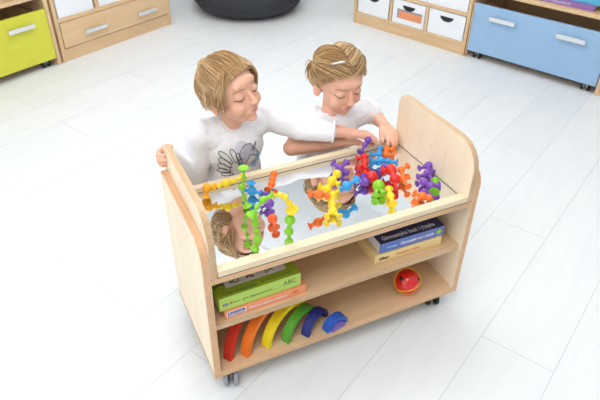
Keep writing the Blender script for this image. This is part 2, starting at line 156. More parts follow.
def hair_mat(name, dark, mid, light):
    m, nt, b = new_mat(name)
    g = nt.nodes.new('ShaderNodeNewGeometry'); rp = nt.nodes.new('ShaderNodeValToRGB')
    e = rp.color_ramp.elements; e[0].color = lin(dark); e[1].color = lin(light); n = e.new(.5); n.color = lin(mid)
    nt.links.new(g.outputs['Random Per Island'], rp.inputs['Fac']); nt.links.new(rp.outputs['Color'], b.inputs['Base Color'])
    b.inputs['Roughness'].default_value = .42; b.inputs['Specular IOR Level'].default_value = .4
    return m
HAIR1 = hair_mat('dark_blond_hair', (150, 108, 70), (206, 168, 120), (244, 220, 178))
HAIR2 = hair_mat('honey_blond_hair', (120, 84, 54), (184, 146, 98), (238, 208, 156))
CAP = plain('hair_underlayer', (150, 114, 76), .7, var=.2, scale=60)

# ------------------------------------------------------------------ geometry helpers
def box(bm, lo, hi, bev=0, mi=0):
    lo = V(lo); hi = V(hi)
    r = bmesh.ops.create_cube(bm, size=1)
    vs = r['verts']
    for v in vs:
        v.co = V(((lo[i]+hi[i])/2 + v.co[i]*(hi[i]-lo[i]) for i in range(3)))
    fs = list({f for v in vs for f in v.link_faces})
    if bev:
        es = list({e for v in vs for e in v.link_edges})
        r = bmesh.ops.bevel(bm, geom=es, offset=bev, segments=2, affect='EDGES', profile=.6)
        fs = list(set(r['faces']) | {f for f in fs if f.is_valid})
    for f in fs: f.material_index = mi
    return fs

def prism(bm, pts, axis, a, b, bev=0, mi_edge=None):
    """outline pts (2-D) in the two axes other than `axis`, from a to b"""
    o = [i for i in range(3) if i != axis]
    def mk(p, t):
        c = [0, 0, 0]; c[axis] = t; c[o[0]] = p[0]; c[o[1]] = p[1]; return bm.verts.new(c)
    A = [mk(p, a) for p in pts]; B = [mk(p, b) for p in pts]; n = len(pts)
    f1 = bm.faces.new(A); f2 = bm.faces.new(B[::-1]); side = []
    for i in range(n):
        side.append(bm.faces.new((A[i], B[i], B[(i+1) % n], A[(i+1) % n])))
    if mi_edge is not None:
        for f in side: f.material_index = mi_edge
    if bev:
        es = list(f1.edges)+list(f2.edges)
        bmesh.ops.bevel(bm, geom=es, offset=bev, segments=2, affect='EDGES')
    bmesh.ops.recalc_face_normals(bm, faces=bm.faces[:])

def frame(d):
    d = V(d).normalized(); a = V((0, 0, 1)) if abs(d.z) < .9 else V((1, 0, 0))
    x = d.cross(a).normalized(); return x, x.cross(d).normalized()

def lathe(bm, p, d, prof, seg=24):
    """prof: list of (t along d, radius)"""
    p = V(p); d = V(d).normalized(); x, y = frame(d); rings = []
    for t, r in prof:
        if r < 1e-6: rings.append([bm.verts.new(p+d*t)])
        else: rings.append([bm.verts.new(p+d*t+(x*math.cos(2*math.pi*k/seg)+y*math.sin(2*math.pi*k/seg))*r) for k in range(seg)])
    for A, B in zip(rings, rings[1:]):
        if len(A) == 1 and len(B) == 1: continue
        for k in range(seg):
            k2 = (k+1) % seg
            if len(A) == 1: bm.faces.new((A[0], B[k2], B[k]))
            elif len(B) == 1: bm.faces.new((A[k], A[k2], B[0]))
            else: bm.faces.new((A[k], A[k2], B[k2], B[k]))
    if len(rings[0]) > 1: bm.faces.new(rings[0][::-1])
    if len(rings[-1]) > 1: bm.faces.new(rings[-1])

def capsule(bm, a, b, ra, rb=None, seg=14):
    rb = ra if rb is None else rb; a = V(a); b = V(b); L = (b-a).length
    if L < 1e-5: return ball(bm, a, ra)
    pr = [(-ra*math.cos(k*math.pi/8), ra*math.sin(k*math.pi/8)) for k in range(5)]
    pr += [(L+rb*math.sin(k*math.pi/8), rb*math.cos(k*math.pi/8)) for k in range(5)]
    pr[0] = (-ra, 0); pr[-1] = (L+rb, 0)
    lathe(bm, a, b-a, pr, seg)

def ball(bm, p, r, M=None, seg=20):
    m = Matrix.Translation(V(p))
    if M is not None: m = m @ M
    rr = r if hasattr(r, '__len__') else (r, r, r)
    bmesh.ops.create_uvsphere(bm, u_segments=seg, v_segments=seg//2+2, radius=1, matrix=m @ Matrix.Diagonal((rr[0], rr[1], rr[2], 1)))

def tube_data(verts, faces, path, radii, sides=4):
    n = len(path); base = len(verts); up = None
    for i, p in enumerate(path):
        t = (path[min(i+1, n-1)]-path[max(i-1, 0)])
        x, y = frame(t)
        r = radii[i] if hasattr(radii, '__len__') else radii
        for k in range(sides):
            a = 2*math.pi*k/sides; verts.append(p+(x*math.cos(a)+y*math.sin(a))*r)
    for i in range(n-1):
        for k in range(sides):
            k2 = (k+1) % sides; a = base+i*sides; b = a+sides
            faces.append((a+k, a+k2, b+k2, b+k))
    faces.append(tuple(base+k for k in range(sides))[::-1]); faces.append(tuple(base+(n-1)*sides+k for k in range(sides)))

def tube(bm, path, r, sides=8, closed=False):
    path = [V(p) for p in path]; n = len(path); rings = []
    px = None
    for i, p in enumerate(path):
        t = (path[(i+1) % n]-path[i-1]) if closed else (path[min(i+1, n-1)]-path[max(i-1, 0)])
        t.normalize()
        if px is None: px = frame(t)[0]
        px = (px-t*px.dot(t)).normalized(); y = t.cross(px)
        rr = r[i] if hasattr(r, '__len__') else r
        rings.append([bm.verts.new(p+(px*math.cos(2*math.pi*k/sides)+y*math.sin(2*math.pi*k/sides))*rr) for k in range(sides)])
    for i in range(n if closed else n-1):
        A = rings[i]; B = rings[(i+1) % n]
        for k in range(sides): bm.faces.new((A[k], A[(k+1) % sides], B[(k+1) % sides], B[k]))
    if not closed: bm.faces.new(rings[0][::-1]); bm.faces.new(rings[-1])

def mesh_of(bm, name, smooth=False):
    me = bpy.data.meshes.new(name); bmesh.ops.recalc_face_normals(bm, faces=bm.faces[:]); bm.to_mesh(me); bm.free()
    for p in me.polygons: p.use_smooth = smooth
    return me

def link(name, me, mats, parent=None, local=False, origin=None):
    for m in (mats if isinstance(mats, (list, tuple)) else [mats]): me.materials.append(m)
    o = bpy.data.objects.new(name, me); C.objects.link(o)
    if origin is not None:
        me.transform(Matrix.Translation(-V(origin))); o.location = V(origin)
    if parent is not None:
        o.parent = parent
        if not local: o.matrix_parent_inverse = mw(parent).inverted()
    return o

def mw(o):
    m = Matrix.LocRotScale(o.location, o.rotation_euler, None)
    if o.parent: m = mw(o.parent) @ o.matrix_parent_inverse @ m
    return m

def add(name, bm, mats, parent=None, smooth=False, local=False, origin=None):
    return link(name, mesh_of(bm, name, smooth), mats, parent, local, origin)

def empty(name, loc, label, cat, rz=0, group=None):
    o = bpy.data.objects.new(name, None); C.objects.link(o); o.location = loc; o.rotation_euler = (0, 0, rz); o.empty_display_size = .05
    return tag(o, label, cat, group)

def tag(o, label, cat, group=None):
    o['label'] = label; o['category'] = cat
    if group: o['group'] = group
    return o

def dup(root, loc, label, group=None):
    r = root.copy(); C.objects.link(r); r.location = loc; r['label'] = label
    if group: r['group'] = group
    for ch in list(root.children):
        c = ch.copy(); C.objects.link(c); c.parent = r
        for g in list(ch.children):
            d = g.copy(); C.objects.link(d); d.parent = c
    return r

def fuse(bm, voxel, smooth=4, disp=0, dscale=.05, seed=0, factor=.5):
    me = mesh_of(bm, 'tmp'); o = bpy.data.objects.new('tmp', me); C.objects.link(o)
    r = o.modifiers.new('r', 'REMESH'); r.mode = 'VOXEL'; r.voxel_size = voxel
    if smooth:
        s = o.modifiers.new('s', 'SMOOTH'); s.factor = factor; s.iterations = smooth
    if disp:
        t = bpy.data.textures.new('folds', 'CLOUDS'); t.noise_scale = dscale; t.noise_depth = 2
        d = o.modifiers.new('d', 'DISPLACE'); d.texture = t; d.strength = disp; d.mid_level = .5; d.texture_coords = 'LOCAL'
        s2 = o.modifiers.new('s2', 'SMOOTH'); s2.factor = .5; s2.iterations = 2
    dg = bpy.context.evaluated_depsgraph_get()
    out = bpy.data.meshes.new_from_object(o.evaluated_get(dg))
    bpy.data.objects.remove(o)
    for p in out.polygons: p.use_smooth = True
    return out

def text_mesh(body, size, o0, xdir, ydir, width=None, bold=0):
    cu = bpy.data.curves.new('t', 'FONT'); cu.body = body; cu.size = size; cu.extrude = .00015; cu.offset = bold
    ob = bpy.data.objects.new('t', cu); C.objects.link(ob)
    dg = bpy.context.evaluated_depsgraph_get(); me = bpy.data.meshes.new_from_object(ob.evaluated_get(dg)); bpy.data.objects.remove(ob)
    xs = [v.co.x for v in me.vertices]
    sx = width/(max(xs)-min(xs)) if width else 1
    x = V(xdir).normalized(); y = V(ydir).normalized(); z = x.cross(y)
    for v in me.vertices: v.co = V(o0)+x*v.co.x*sx+y*v.co.y+z*v.co.z
    return me

def T(name, body, size, o0, xd, yd, mat, parent, width=None, bold=0):
    return link(name, text_mesh(body, size, o0, xd, yd, width, bold), mat, parent)

def struct(o, kind='structure'):
    o['kind'] = kind; return o

def rounded(y0, y1, z0, z1, rf, rr, n=8):
    """panel outline in (y,z): front = y0; rf radius of front top, rr of rear top"""
    p = [(y0, z0)]
    p += [(y0+rf-rf*math.cos(a), z1-rf+rf*math.sin(a)) for a in [i*math.pi/2/n for i in range(n+1)]]
    p += [(y1-rr+rr*math.sin(a), z1-rr+rr*math.cos(a)) for a in [i*math.pi/2/n for i in range(n+1)]]
    p += [(y1, z0)]
    return p

# ------------------------------------------------------------------ the room
ANG = math.radians(27.2)
UX = V((math.cos(ANG), math.sin(ANG), 0)); NX = V((-UX.y, UX.x, 0))
def room_obj(name, lo, hi, mat):
    bm = bmesh.new(); box(bm, lo, hi); o = add(name, bm, mat); o.rotation_euler = (0, 0, ANG); return struct(o)
RU, RN, CH = 3.25, 2.86, 2.75
room_obj('floor', (-3.4, -3.4, FZ-.05), (RU+.1, RN+.1, FZ), floor_mat())
room_obj('wall_back', (-3.4, RN, FZ), (RU, RN+.1, FZ+CH), WALL)
room_obj('wall_right', (RU, -3.4, FZ), (RU+.1, RN+.1, FZ+CH), WALL)
room_obj('ceiling', (-3.4, -3.4, FZ+CH), (RU+.1, RN+.1, FZ+CH+.1), CEIL)
room_obj('baseboard_back', (-3.4, RN-.014, FZ), (RU, RN, FZ+.07), WHITEP)
room_obj('baseboard_right', (RU-.014, -3.4, FZ), (RU, RN-.014, FZ+.07), WHITEP)

# ------------------------------------------------------------------ the mirror trolley
W, D, TH = .78, .348, .018
ZB, DT, ZI = .349, .362, .520
cart = empty('mirror_trolley', (W/2, D/2, FZ), 'birch plywood play trolley with a mirror top, two shelves and castors', 'trolley')
def cbox(name, lo, hi, mat, bev=.0012, mi=None):
    bm = bmesh.new(); fs = box(bm, lo, hi, bev)
    o = add(name, bm, mat, cart)
    return o
def edged(name, lo, hi, axis_thin, mats):
    """board whose faces across the thin axis take mats[0] and whose edges take mats[1]"""
    bm = bmesh.new(); box(bm, lo, hi, .001)
    for f in bm.faces:
        f.normal_update(); f.material_index = 0 if abs(f.normal[axis_thin]) > .8 else 1
    return add(name, bm, mats, cart)
for x0 in (0, W-TH):
    bm = bmesh.new(); prism(bm, rounded(0, D, TH, .4515, .052, .012), 0, x0, x0+TH, .001)
    for f in bm.faces:
        f.normal_update(); f.material_index = 0 if abs(f.normal.x) > .8 else 1
    o = add('side_panel', bm, [BIRCH_Z, BEECHZ], cart)
    # steel screw heads on the outside face
    sx = -1 if x0 == 0 else 1; xs = x0 if x0 == 0 else x0+TH
    for y, z in ((.16, .40), (.13, .365), (.20, .17), (.05, .17)):
        bm = bmesh.new(); lathe(bm, (xs-.0005*sx, y, z), (sx, 0, 0), [(0, .0035), (.001, .0032), (.0015, 0)], 12)
        add('screw_head', bm, STEEL, o, True)
edged('bottom_board', (0, 0, 0), (W, D, TH), 2, [SHELFW, BEECH])
edged('middle_shelf', (TH, .012, .181-TH*.8), (W-TH, D-.008, .186), 2, [SHELFW, PLY])
edged('top_board', (TH, 0, ZB-.016), (W-TH, D, ZB), 2, [SHELFW, BEECH])
cbox('back_panel', (TH, D-.008, TH), (W-TH, D-.001, ZB-.016), SHELFW, 0)
for x0 in (TH, W-2*TH):
    bm = bmesh.new(); prism(bm, rounded(0, DT, ZB+.0005, ZI, .075, .03), 0, x0+.0005, x0+TH-.001, .0012)
    for f in bm.faces:
        f.normal_update(); f.material_index = 0 if abs(f.normal.x) > .8 else 1
    add('end_panel', bm, [BIRCH_Z, PLYX], cart)
edged('front_rail', (2*TH, .001, ZB+.001), (W-2*TH, .026, ZB+.0185), 1, [BIRCH_X, BIRCH_X])
edged('rear_rail', (2*TH, DT-.021, ZB+.001), (W-2*TH, DT, ZB+.0185), 1, [BIRCH_X, BIRCH_X])
cbox('mirror', (2*TH, .026, ZB+.001), (W-2*TH, DT-.021, ZB+.004), MIRROR, 0)
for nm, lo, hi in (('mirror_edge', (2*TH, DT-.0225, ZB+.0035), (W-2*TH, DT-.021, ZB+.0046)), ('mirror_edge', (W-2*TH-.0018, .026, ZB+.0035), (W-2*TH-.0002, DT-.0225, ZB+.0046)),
                   ('mirror_edge', (2*TH+.0002, .026, ZB+.0035), (2*TH+.0018, DT-.0225, ZB+.0046)), ('gap_shade_strip', (TH, .0006, ZB-.0004), (W-TH, .01, ZB+.0012))):  # gap strip: added dark box in place of the shade below the front rail
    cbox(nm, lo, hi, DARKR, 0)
def caster(x, y, ang):
    r = V((x, y, 0))
    bm = bmesh.new(); box(bm, (x-.02, y-.02, -.004), (x+.02, y+.02, 0), .001); lathe(bm, (x, y, -.016), (0, 0, 1), [(0, .010), (.012, .012)], 16)
    p = add('caster_plate', bm, STEEL, cart)
    d = V((math.cos(ang), math.sin(ang), 0)); s = V((-d.y, d.x, 0)); c = V((x, y, FZ+.0235))+d*.010
    bm = bmesh.new()
    lathe(bm, V((x, y, -.012))-V((0, 0, 0)), (0, 0, -1), [(0, .016), (.010, .018), (.014, .014)], 16)
    for sg in (-1, 1):
        pts = [V((x, y, -.018))-d*.014, V((x, y, -.018))+d*.018, c+d*.012, c-d*.004-V((0, 0, .006))]
        A = [bm.verts.new(q+s*sg*.0045) for q in pts]; B = [bm.verts.new(q+s*sg*.0075) for q in pts]
        bm.faces.new(A); bm.faces.new(B[::-1])
        for i in range(4): bm.faces.new((A[i], B[i], B[(i+1) % 4], A[(i+1) % 4]))
    add('caster_fork', bm, BLACKP, p)
    for sg in (-1, 1):
        bm = bmesh.new(); lathe(bm, c+s*sg*.008, s*sg, [(0, .0205), (.001, .0235), (.009, .0235), (.011, .021), (.0112, .009), (.0125, .0085), (.013, 0)], 28)
        add('caster_wheel', bm, GREYT if x < .2 else BLACKP, p, False)
for x, y, a in ((.052, .030, math.radians(-110)), (W-.052, .050, math.radians(-110)), (.05, D-.05, math.radians(-100)), (W-.05, D-.05, math.radians(-80))):
    caster(x, y, a)
# hardware dots on the inside of the right panel
for y, z in ((.17, .12), (.09, .27)):
    bm = bmesh.new(); lathe(bm, (W-TH+.0005, y, z), (-1, 0, 0), [(0, .004), (.0015, .0036), (.002, 0)], 12); add('cam_lock', bm, STEEL, cart, True)

# ------------------------------------------------------------------ boxes and books on the middle shelf
ZS = .1862
def game_box(name, label, cat, x0, y0, z0, sx, sy, sz, rz, mats, rim=None, group=None):
    """card box; mats = (front and sides, top)"""
    r = empty(name, (x0, y0, z0), label, cat, rz, group)
    bm = bmesh.new(); box(bm, (0, 0, 0), (sx, sy, sz), .0012)
    for f in bm.faces:
        f.normal_update(); f.material_index = 1 if f.normal.z > .8 else 0
    add('carton', bm, list(mats), r, local=True)
    return r
def loc_T(root, name, body, size, p, face, mat, width=None, bold=0):
    if face == 'front': xd, yd = V((1, 0, 0)), V((0, 0, 1)); q = V(p)+V((0, -.0003, 0))
    else: xd, yd = V((1, 0, 0)), V((0, 1, 0)); q = V(p)+V((0, 0, .0003))
    me = text_mesh(body, size, q, xd, yd, width, bold)
    return link(name, me, mat, root, local=True)
def patch(root, name, lo, hi, mat):
    bm = bmesh.new(); box(bm, lo, hi); return add(name, bm, mat, root, local=True)

a1 = math.radians(1)
ob = game_box('game_box', 'flat salmon orange game box at the bottom of the left stack on the middle shelf', 'box', .048, .020, ZS, .226, .17, .027, a1, (ORANGEC, ORANGEC), group='game boxes on the middle shelf')
patch(ob, 'logo_panel', (.006, -.0006, .005), (.056, 0, .022), INKW)
patch(ob, 'logo_label', (.008, -.0010, .007), (.053, -.0006, .020), INKB)
loc_T(ob, 'printed_lettering', 'Edukido', .013, (.010, -.0010, .009), 'front', PICW, .041, .0002)
loc_T(ob, 'printed_lettering', 'Domowe zabawy z literami', .011, (.066, 0, .009), 'front', INKW, .102, .0001)
bm = bmesh.new(); ball(bm, (.192, -.0002, .014), (.009, .0008, .005)); add('printed_fish', bm, INKO, ob, True, local=True)
bm = bmesh.new(); ball(bm, (.194, -.0010, .016), (.0015, .0006, .0015)); add('printed_eye', bm, INKD, ob, True, local=True)

gb = game_box('game_box', 'tall lime green domino game box with an olive lid on the orange box', 'box', .037, .024, ZS+.0275, .222, .19, .043, a1, (GREENC, OLIVEC), group='game boxes on the middle shelf')
loc_T(gb, 'printed_lettering', 'Dominosylaby', .016, (.014, .007, .043), 'top', INKG, .090, .0002)
loc_T(gb, 'printed_lettering', 'gra edukacyjna dla dzieci', .012, (.118, .012, .043), 'top', INKG, .085)
patch(gb, 'picture_strip', (.030, .030, .0430), (.195, .150, .0433), PICW)
for x, s in ((.016, .020), (.058, .015), (.098, .013), (.150, .012)):
    bm = bmesh.new(); c0 = V((x, .040, .0436))
    tube(bm, [c0+V((s*.9*math.cos(t*1.3+x*40)*(1-t*.06), .006*math.sin(t*2.1)+.002*t, 0)) for t in [k*.35 for k in range(16)]], .0011, 5)
    add('printed_drawing', bm, INKD, gb, True, local=True)
loc_T(gb, 'printed_lettering', 'gra logopedyczna', .010, (.062, 0, .017), 'front', INKG, .08)
for x, m in ((.009, INKR), (.014, INKL), (.019, INKL), (.024, INKY), (.029, INKR)): patch(gb, 'logo_block', (x, -.0006, .015), (x+.004, 0, .023), m)
loc_T(gb, 'printed_lettering', 'Domino', .008, (.036, 0, .016), 'front', INKG, .018)
loc_T(gb, 'printed_lettering', 'ABC', .020, (.172, 0, .018), 'front', INKG, .036)

a2 = math.radians(-1)
yb = game_box('game_box', 'pale yellow game box at the bottom of the right stack beside the right panel', 'box', .492, .040, ZS, .222, .19, .030, a2, (BEIGEC, BEIGEC), group='game boxes on the middle shelf')
loc_T(yb, 'printed_lettering', 'Klikam', .012, (.014, 0, .010), 'front', INKD, .030, .0004)
loc_T(yb, 'printed_lettering', 'Rozumiem mowe', .011, (.070, 0, .012), 'front', INKO, .075, .0002)
bb = game_box('game_box', 'navy topped periwinkle box lettered Gimnastyka buzi on the pale yellow box', 'box', .508, .043, ZS+.0305, .212, .175, .034, a2, (BLUEC, NAVYP), group='game boxes on the middle shelf')
patch(bb, 'white_side', (-.0008, .004, .002), (0, .171, .033), PICW)
loc_T(bb, 'printed_lettering', 'Gimnastyka buzi i j\u0119zyka', .022, (.014, .012, .034), 'top', INKW, .172, .0003)
patch(bb, 'logo_panel', (.018, -.0007, .010), (.056, 0, .024), INKL)
loc_T(bb, 'printed_lettering', 'Gimnastyka', .009, (.021, -.0008, .014), 'front', INKW, .032)
loc_T(bb, 'printed_lettering', 'Gimnastyka buzi i j\u0119zyka', .014, (.066, 0, .012), 'front', INKW, .112, .0003)
bm = bmesh.new(); ball(bm, (.194, -.0003, .017), (.009, .0008, .008)); lathe(bm, (.194, -.0006, .026), (0, 0, 1), [(0, .005), (.004, 0)], 10); add('printed_pear', bm, INKY, bb, True, local=True)

# ------------------------------------------------------------------ rainbow arches and the ball on the bottom shelf
def arch(label, color, fx, fy, ro, ri, wdt, ang, full=False):
    """half ring standing on its two feet; front foot centre at (fx, fy), plane heading `ang`"""
    zb = TH+.0006
    d = V((math.cos(ang), math.sin(ang), 0)); s = V((-d.y, d.x, 0)); rm = (ro+ri)/2
    c = V((fx, fy, zb))+d*rm; bm = bmesh.new(); N = 28; rings = []
    for i in range(N+1):
        a = math.pi*i/N; q = -d*math.cos(a)+V((0, 0, 1))*math.sin(a)
        rings.append([bm.verts.new(c+q*ri-s*wdt/2), bm.verts.new(c+q*ro-s*wdt/2), bm.verts.new(c+q*ro+s*wdt/2), bm.verts.new(c+q*ri+s*wdt/2)])
    for A, B in zip(rings, rings[1:]):
        for k in range(4): bm.faces.new((A[k], A[(k+1) % 4], B[(k+1) % 4], B[k]))
    bm.faces.new(rings[0][::-1]); bm.faces.new(rings[-1])
    bmesh.ops.recalc_face_normals(bm, faces=bm.faces[:])
    es = [e for e in bm.edges if e.calc_face_angle(0) > .6]
    bmesh.ops.bevel(bm, geom=es, offset=.0018, segments=2, affect='EDGES')
    o = add('rainbow_arch', bm, TOYM['wood_'+color], origin=(fx, fy, zb))
    for p in o.data.polygons: p.use_smooth = False
    return tag(o, label, 'toy', 'wooden rainbow arches on the bottom shelf')
AA = math.radians(66)
arch('red wooden arch, largest of the rainbow, next to the left panel', 'red', .052, .036, .134, .115, .025, math.radians(34))
arch('orange wooden arch between the red and the yellow arch', 'orange', .098, .029, .118, .100, .026, math.radians(27))
arch('yellow wooden arch between the orange and the green arch', 'yellow', .160, .032, .091, .074, .026, math.radians(27))
arch('green wooden arch between the yellow and the navy arch', 'green', .216, .026, .070, .054, .026, math.radians(28))
arch('dark navy wooden arch beside the green arch', 'navy', .274, .022, .053, .039, .026, math.radians(30))
arch('bright blue wooden arch around the violet half disc', 'blue', .334, .012, .039, .025, .026, math.radians(14))
def half_disc():
    zb = TH+.0006; ang = math.radians(14); d = V((math.cos(ang), math.sin(ang), 0)); s = V((-d.y, d.x, 0))
    c = V((.334, .012, zb))+d*.032-s*.006; bm = bmesh.new(); r = .0235; N = 20
    A = [bm.verts.new(c-s*.013+(-d*math.cos(math.pi*i/N)+V((0, 0, 1))*math.sin(math.pi*i/N))*r) for i in range(N+1)]
    B = [bm.verts.new(v.co+s*.026) for v in A]
    bm.faces.new(A); bm.faces.new(B[::-1])
    for i in range(N+1): bm.faces.new((A[i], B[i], B[(i+1) % (N+1)], A[(i+1) % (N+1)]))
    bmesh.ops.recalc_face_normals(bm, faces=bm.faces[:])
    bmesh.ops.bevel(bm, geom=[e for e in bm.edges if e.calc_face_angle(0) > .6], offset=.0015, segments=2, affect='EDGES')
    tag(add('half_disc', bm, TOYM['wood_violet'], origin=c), 'small violet wooden half disc nested in the bright blue arch', 'toy')
half_disc()

bc = V((.628, .052, TH+.039)); br = .038
bm = bmesh.new(); ball(bm, bc, br, seg=40)
kb = add('bell_ball', bm, BALLR, smooth=True, origin=bc-V((0, 0, br)))
tag(kb, 'glossy red ball with yellow cords and dark holes on the bottom shelf', 'ball')
def ring(c, nrm, r, tr, name, mat, par):
    x, y = frame(nrm); bm = bmesh.new()
    tube(bm, [V(c)+(x*math.cos(t)+y*math.sin(t))*r for t in [2*math.pi*k/40 for k in range(40)]], tr, 8, True)
    return add(name, bm, mat, par, True)
ring(bc-V((0,0,.006)), (-.25, .25, 1), br+.0012, .0019, 'yellow_cord', CORD, kb)
ring(bc, (-.30, -.72, .50), br+.0018, .0019, 'yellow_cord', CORD, kb)
for dv in ((.62, -.62, .48), (-.75, -.1, .66)):
    dv = V(dv).normalized(); bm = bmesh.new(); lathe(bm, bc+dv*(br-.0015), dv, [(0, .0068), (.0012, .0066), (.0018, 0)], 20); add('finger_hole', bm, BLACKP, kb, True)

# ------------------------------------------------------------------ suction toys
TOYL = {
 'L-corner': 'amber suction toy with a round head at the rear left corner of the mirror',
 'upper': 'long yellow suction toy bridging above the rear rail at the left end',
 'tall': 'tall lime green suction toy standing up before the unicorn print',
 'cross': 'sky blue four cupped suction toy beside the tall green one',
 'tri': 'small purple suction toy between the blue cross and the orange peanut',
 'peanut': 'knobbly orange suction toy near the rear rail right of the blue cross',
 'ball': 'purple round headed suction toy under the green and yellow bridge',
 'ball2': 'red orange round headed suction toy below the purple round headed one',
 'arch1': 'lime green curved suction toy forming the left half of the bridge',
 'arch2': 'yellow curved suction toy forming the right half of the bridge',
 'legL': 'lime green beaded suction toy hanging below the left end of the bridge',
 'legR': 'lime green beaded suction toy below the yellow end of the bridge',
 'X': 'purple suction toy with spread cups at the rear rail in the middle',
 'duck': 'golden yellow suction toy with a raised round head in front of the purple spread one',
 'fish': 'orange suction toy lying left of the yellow pair in the middle',
 'star': 'upright yellow suction toy with forked end below the golden raised one',
 'cup': 'big light blue suction cup toy right of the golden yellow one',
 'side': 'purple twin bodied suction toy between the big blue cup and the red ball',
 'held': 'purple suction toy pinched in the left hand of the girl with the unicorn shirt',
 'six': 'red suction toy with stacked nubs just below the held purple one',
 'round': 'big round red suction toy right of the purple twin bodied one',
 'top': 'small blue suction toy at the rear rail right of the red nubs',
 'bowl': 'blue bowl shaped suction toy with a long arm in the right heap',
 'hand': 'orange suction toy under the fingers of the girl with the hair clip',
 'under': 'purple suction toy tucked under the blue arm in the right heap',
 'big': 'large red suction toy in the middle of the right heap',
 'face': 'flat orange suction toy with three cups on the right edge of the heap',
 'egg': 'egg shaped lime green suction toy at the front of the right heap',
 'strip': 'yellow suction toy pointing forward from the right heap',
 'crossT': 'purple suction toy with four side cups nearest the right end panel',
 'fishR': 'purple fish shaped suction toy in front of the four cupped purple one',
 'peek': 'lime green suction toy peeking out behind the purple fish shaped one',
 'fishL': 'orange fish shaped suction toy closest to the front rail at the right',
 'end': 'small dark purple suction toy between the orange and the green ones at the right',
}
def cup(bm, p, d, r):
    """suction cup opening away along d"""
    lathe(bm, V(p)-V(d)*r*.75, d, [(0, r*.45), (r*.35, r*.55), (r*.72, r*.85), (r*1.0, r*1.2), (r*1.22, r*1.26), (r*1.15, r*.9), (r*.95, 0)], 22)
for col, nm, nodes, links in DATA['toys']:
    bm = bmesh.new(); P = [V(n[:3]) for n in nodes]; nb = {i: [] for i in range(len(nodes))}
    for a, b in links: nb[a].append(b); nb[b].append(a)
    for i, n in enumerate(nodes):
        r = n[4]
        if n[3] == 'b':
            ball(bm, P[i], r*1.1, seg=18)
        else:
            d = (P[i]-P[nb[i][0]]).normalized() if nb[i] else V((0, 0, 1)); cup(bm, P[i], d, r)
    for a, b in links:
        rn = min(nodes[a][4], nodes[b][4])*.56; lathe(bm, P[a], P[b]-P[a], [(0, rn), ((P[b]-P[a]).length, rn)], 12)
    me = fuse(bm, .0012, 2)
    o = link('suction_toy', me, TOYM[col], origin=(sum((p.x for p in P))/len(P), sum((p.y for p in P))/len(P), min(p.z-n[4] for p, n in zip(P, nodes))))
    tag(o, TOYL[nm], 'toy', 'silicone suction toys on the mirror')
    if nm != 'held': # none sinks into the glass
        lowz = min(v.co.z for v in me.vertices)+o.location.z
        if lowz < ZB+.0042: o.location.z += ZB+.0042-lowz

# ------------------------------------------------------------------ the girls
CR = V(DATA['cam']['R']); CU = V(DATA['cam']['U']); CB = -V(DATA['cam']['F'])
def wv(t): return CR*t[0]+CU*t[1]+CB*t[2]

def hand(bm, w, d, nrm, th, curl=(20, 35, 30), s=1.0, thumb=None, spread=5):
    w = V(w); d = V(d).normalized(); nrm = V(nrm); nrm = (nrm-d*nrm.dot(d)).normalized(); sd = V(th); sd = (sd-d*sd.dot(d)-nrm*sd.dot(nrm)).normalized()
    L = [.030, .034, .031, .024]; off = [.0165, .0055, -.0055, -.016]; kn = [.050, .052, .049, .044]
    for i in range(4):
        k = w+d*kn[i]*s+sd*off[i]*s
        capsule(bm, w+sd*off[i]*s*.55, k, .0100*s, .0078*s)
        dirv = (d+sd*math.tan(math.radians(spread))*(off[i]/.0165)).normalized(); p = k; r = .0066*s if i < 3 else .0058*s
        ang = 0
        for j, fr in enumerate((.48, .29, .23)):
            ang += math.radians(curl[j]+i*2)
            q = p+(dirv*math.cos(ang)+nrm*math.sin(ang))*L[i]*fr*1.25*s
            capsule(bm, p, q, r, r*.92); p = q; r *= .92
    t0 = w+d*.012*s+sd*.012*s; tdir = (d*.62+sd*.62+nrm*.35).normalized()
    if thumb is not None: tdir = V(thumb).normalized()
    t1 = t0+tdir*.026*s; capsule(bm, t0, t1, .0105*s, .0082*s)
    t2dir = (tdir+d*.5+nrm*.25).normalized(); t2 = t1+t2dir*.017*s; capsule(bm, t1, t2, .0080*s, .0068*s)
    t3 = t2+(t2dir+d*.5).normalized()*.011*s; capsule(bm, t2, t3, .0068*s, .0058*s)
    ball(bm, w+d*.022*s+nrm*.003*s, (.019*s, .026*s, .011*s), Matrix((sd, d, nrm)).transposed().to_4x4())

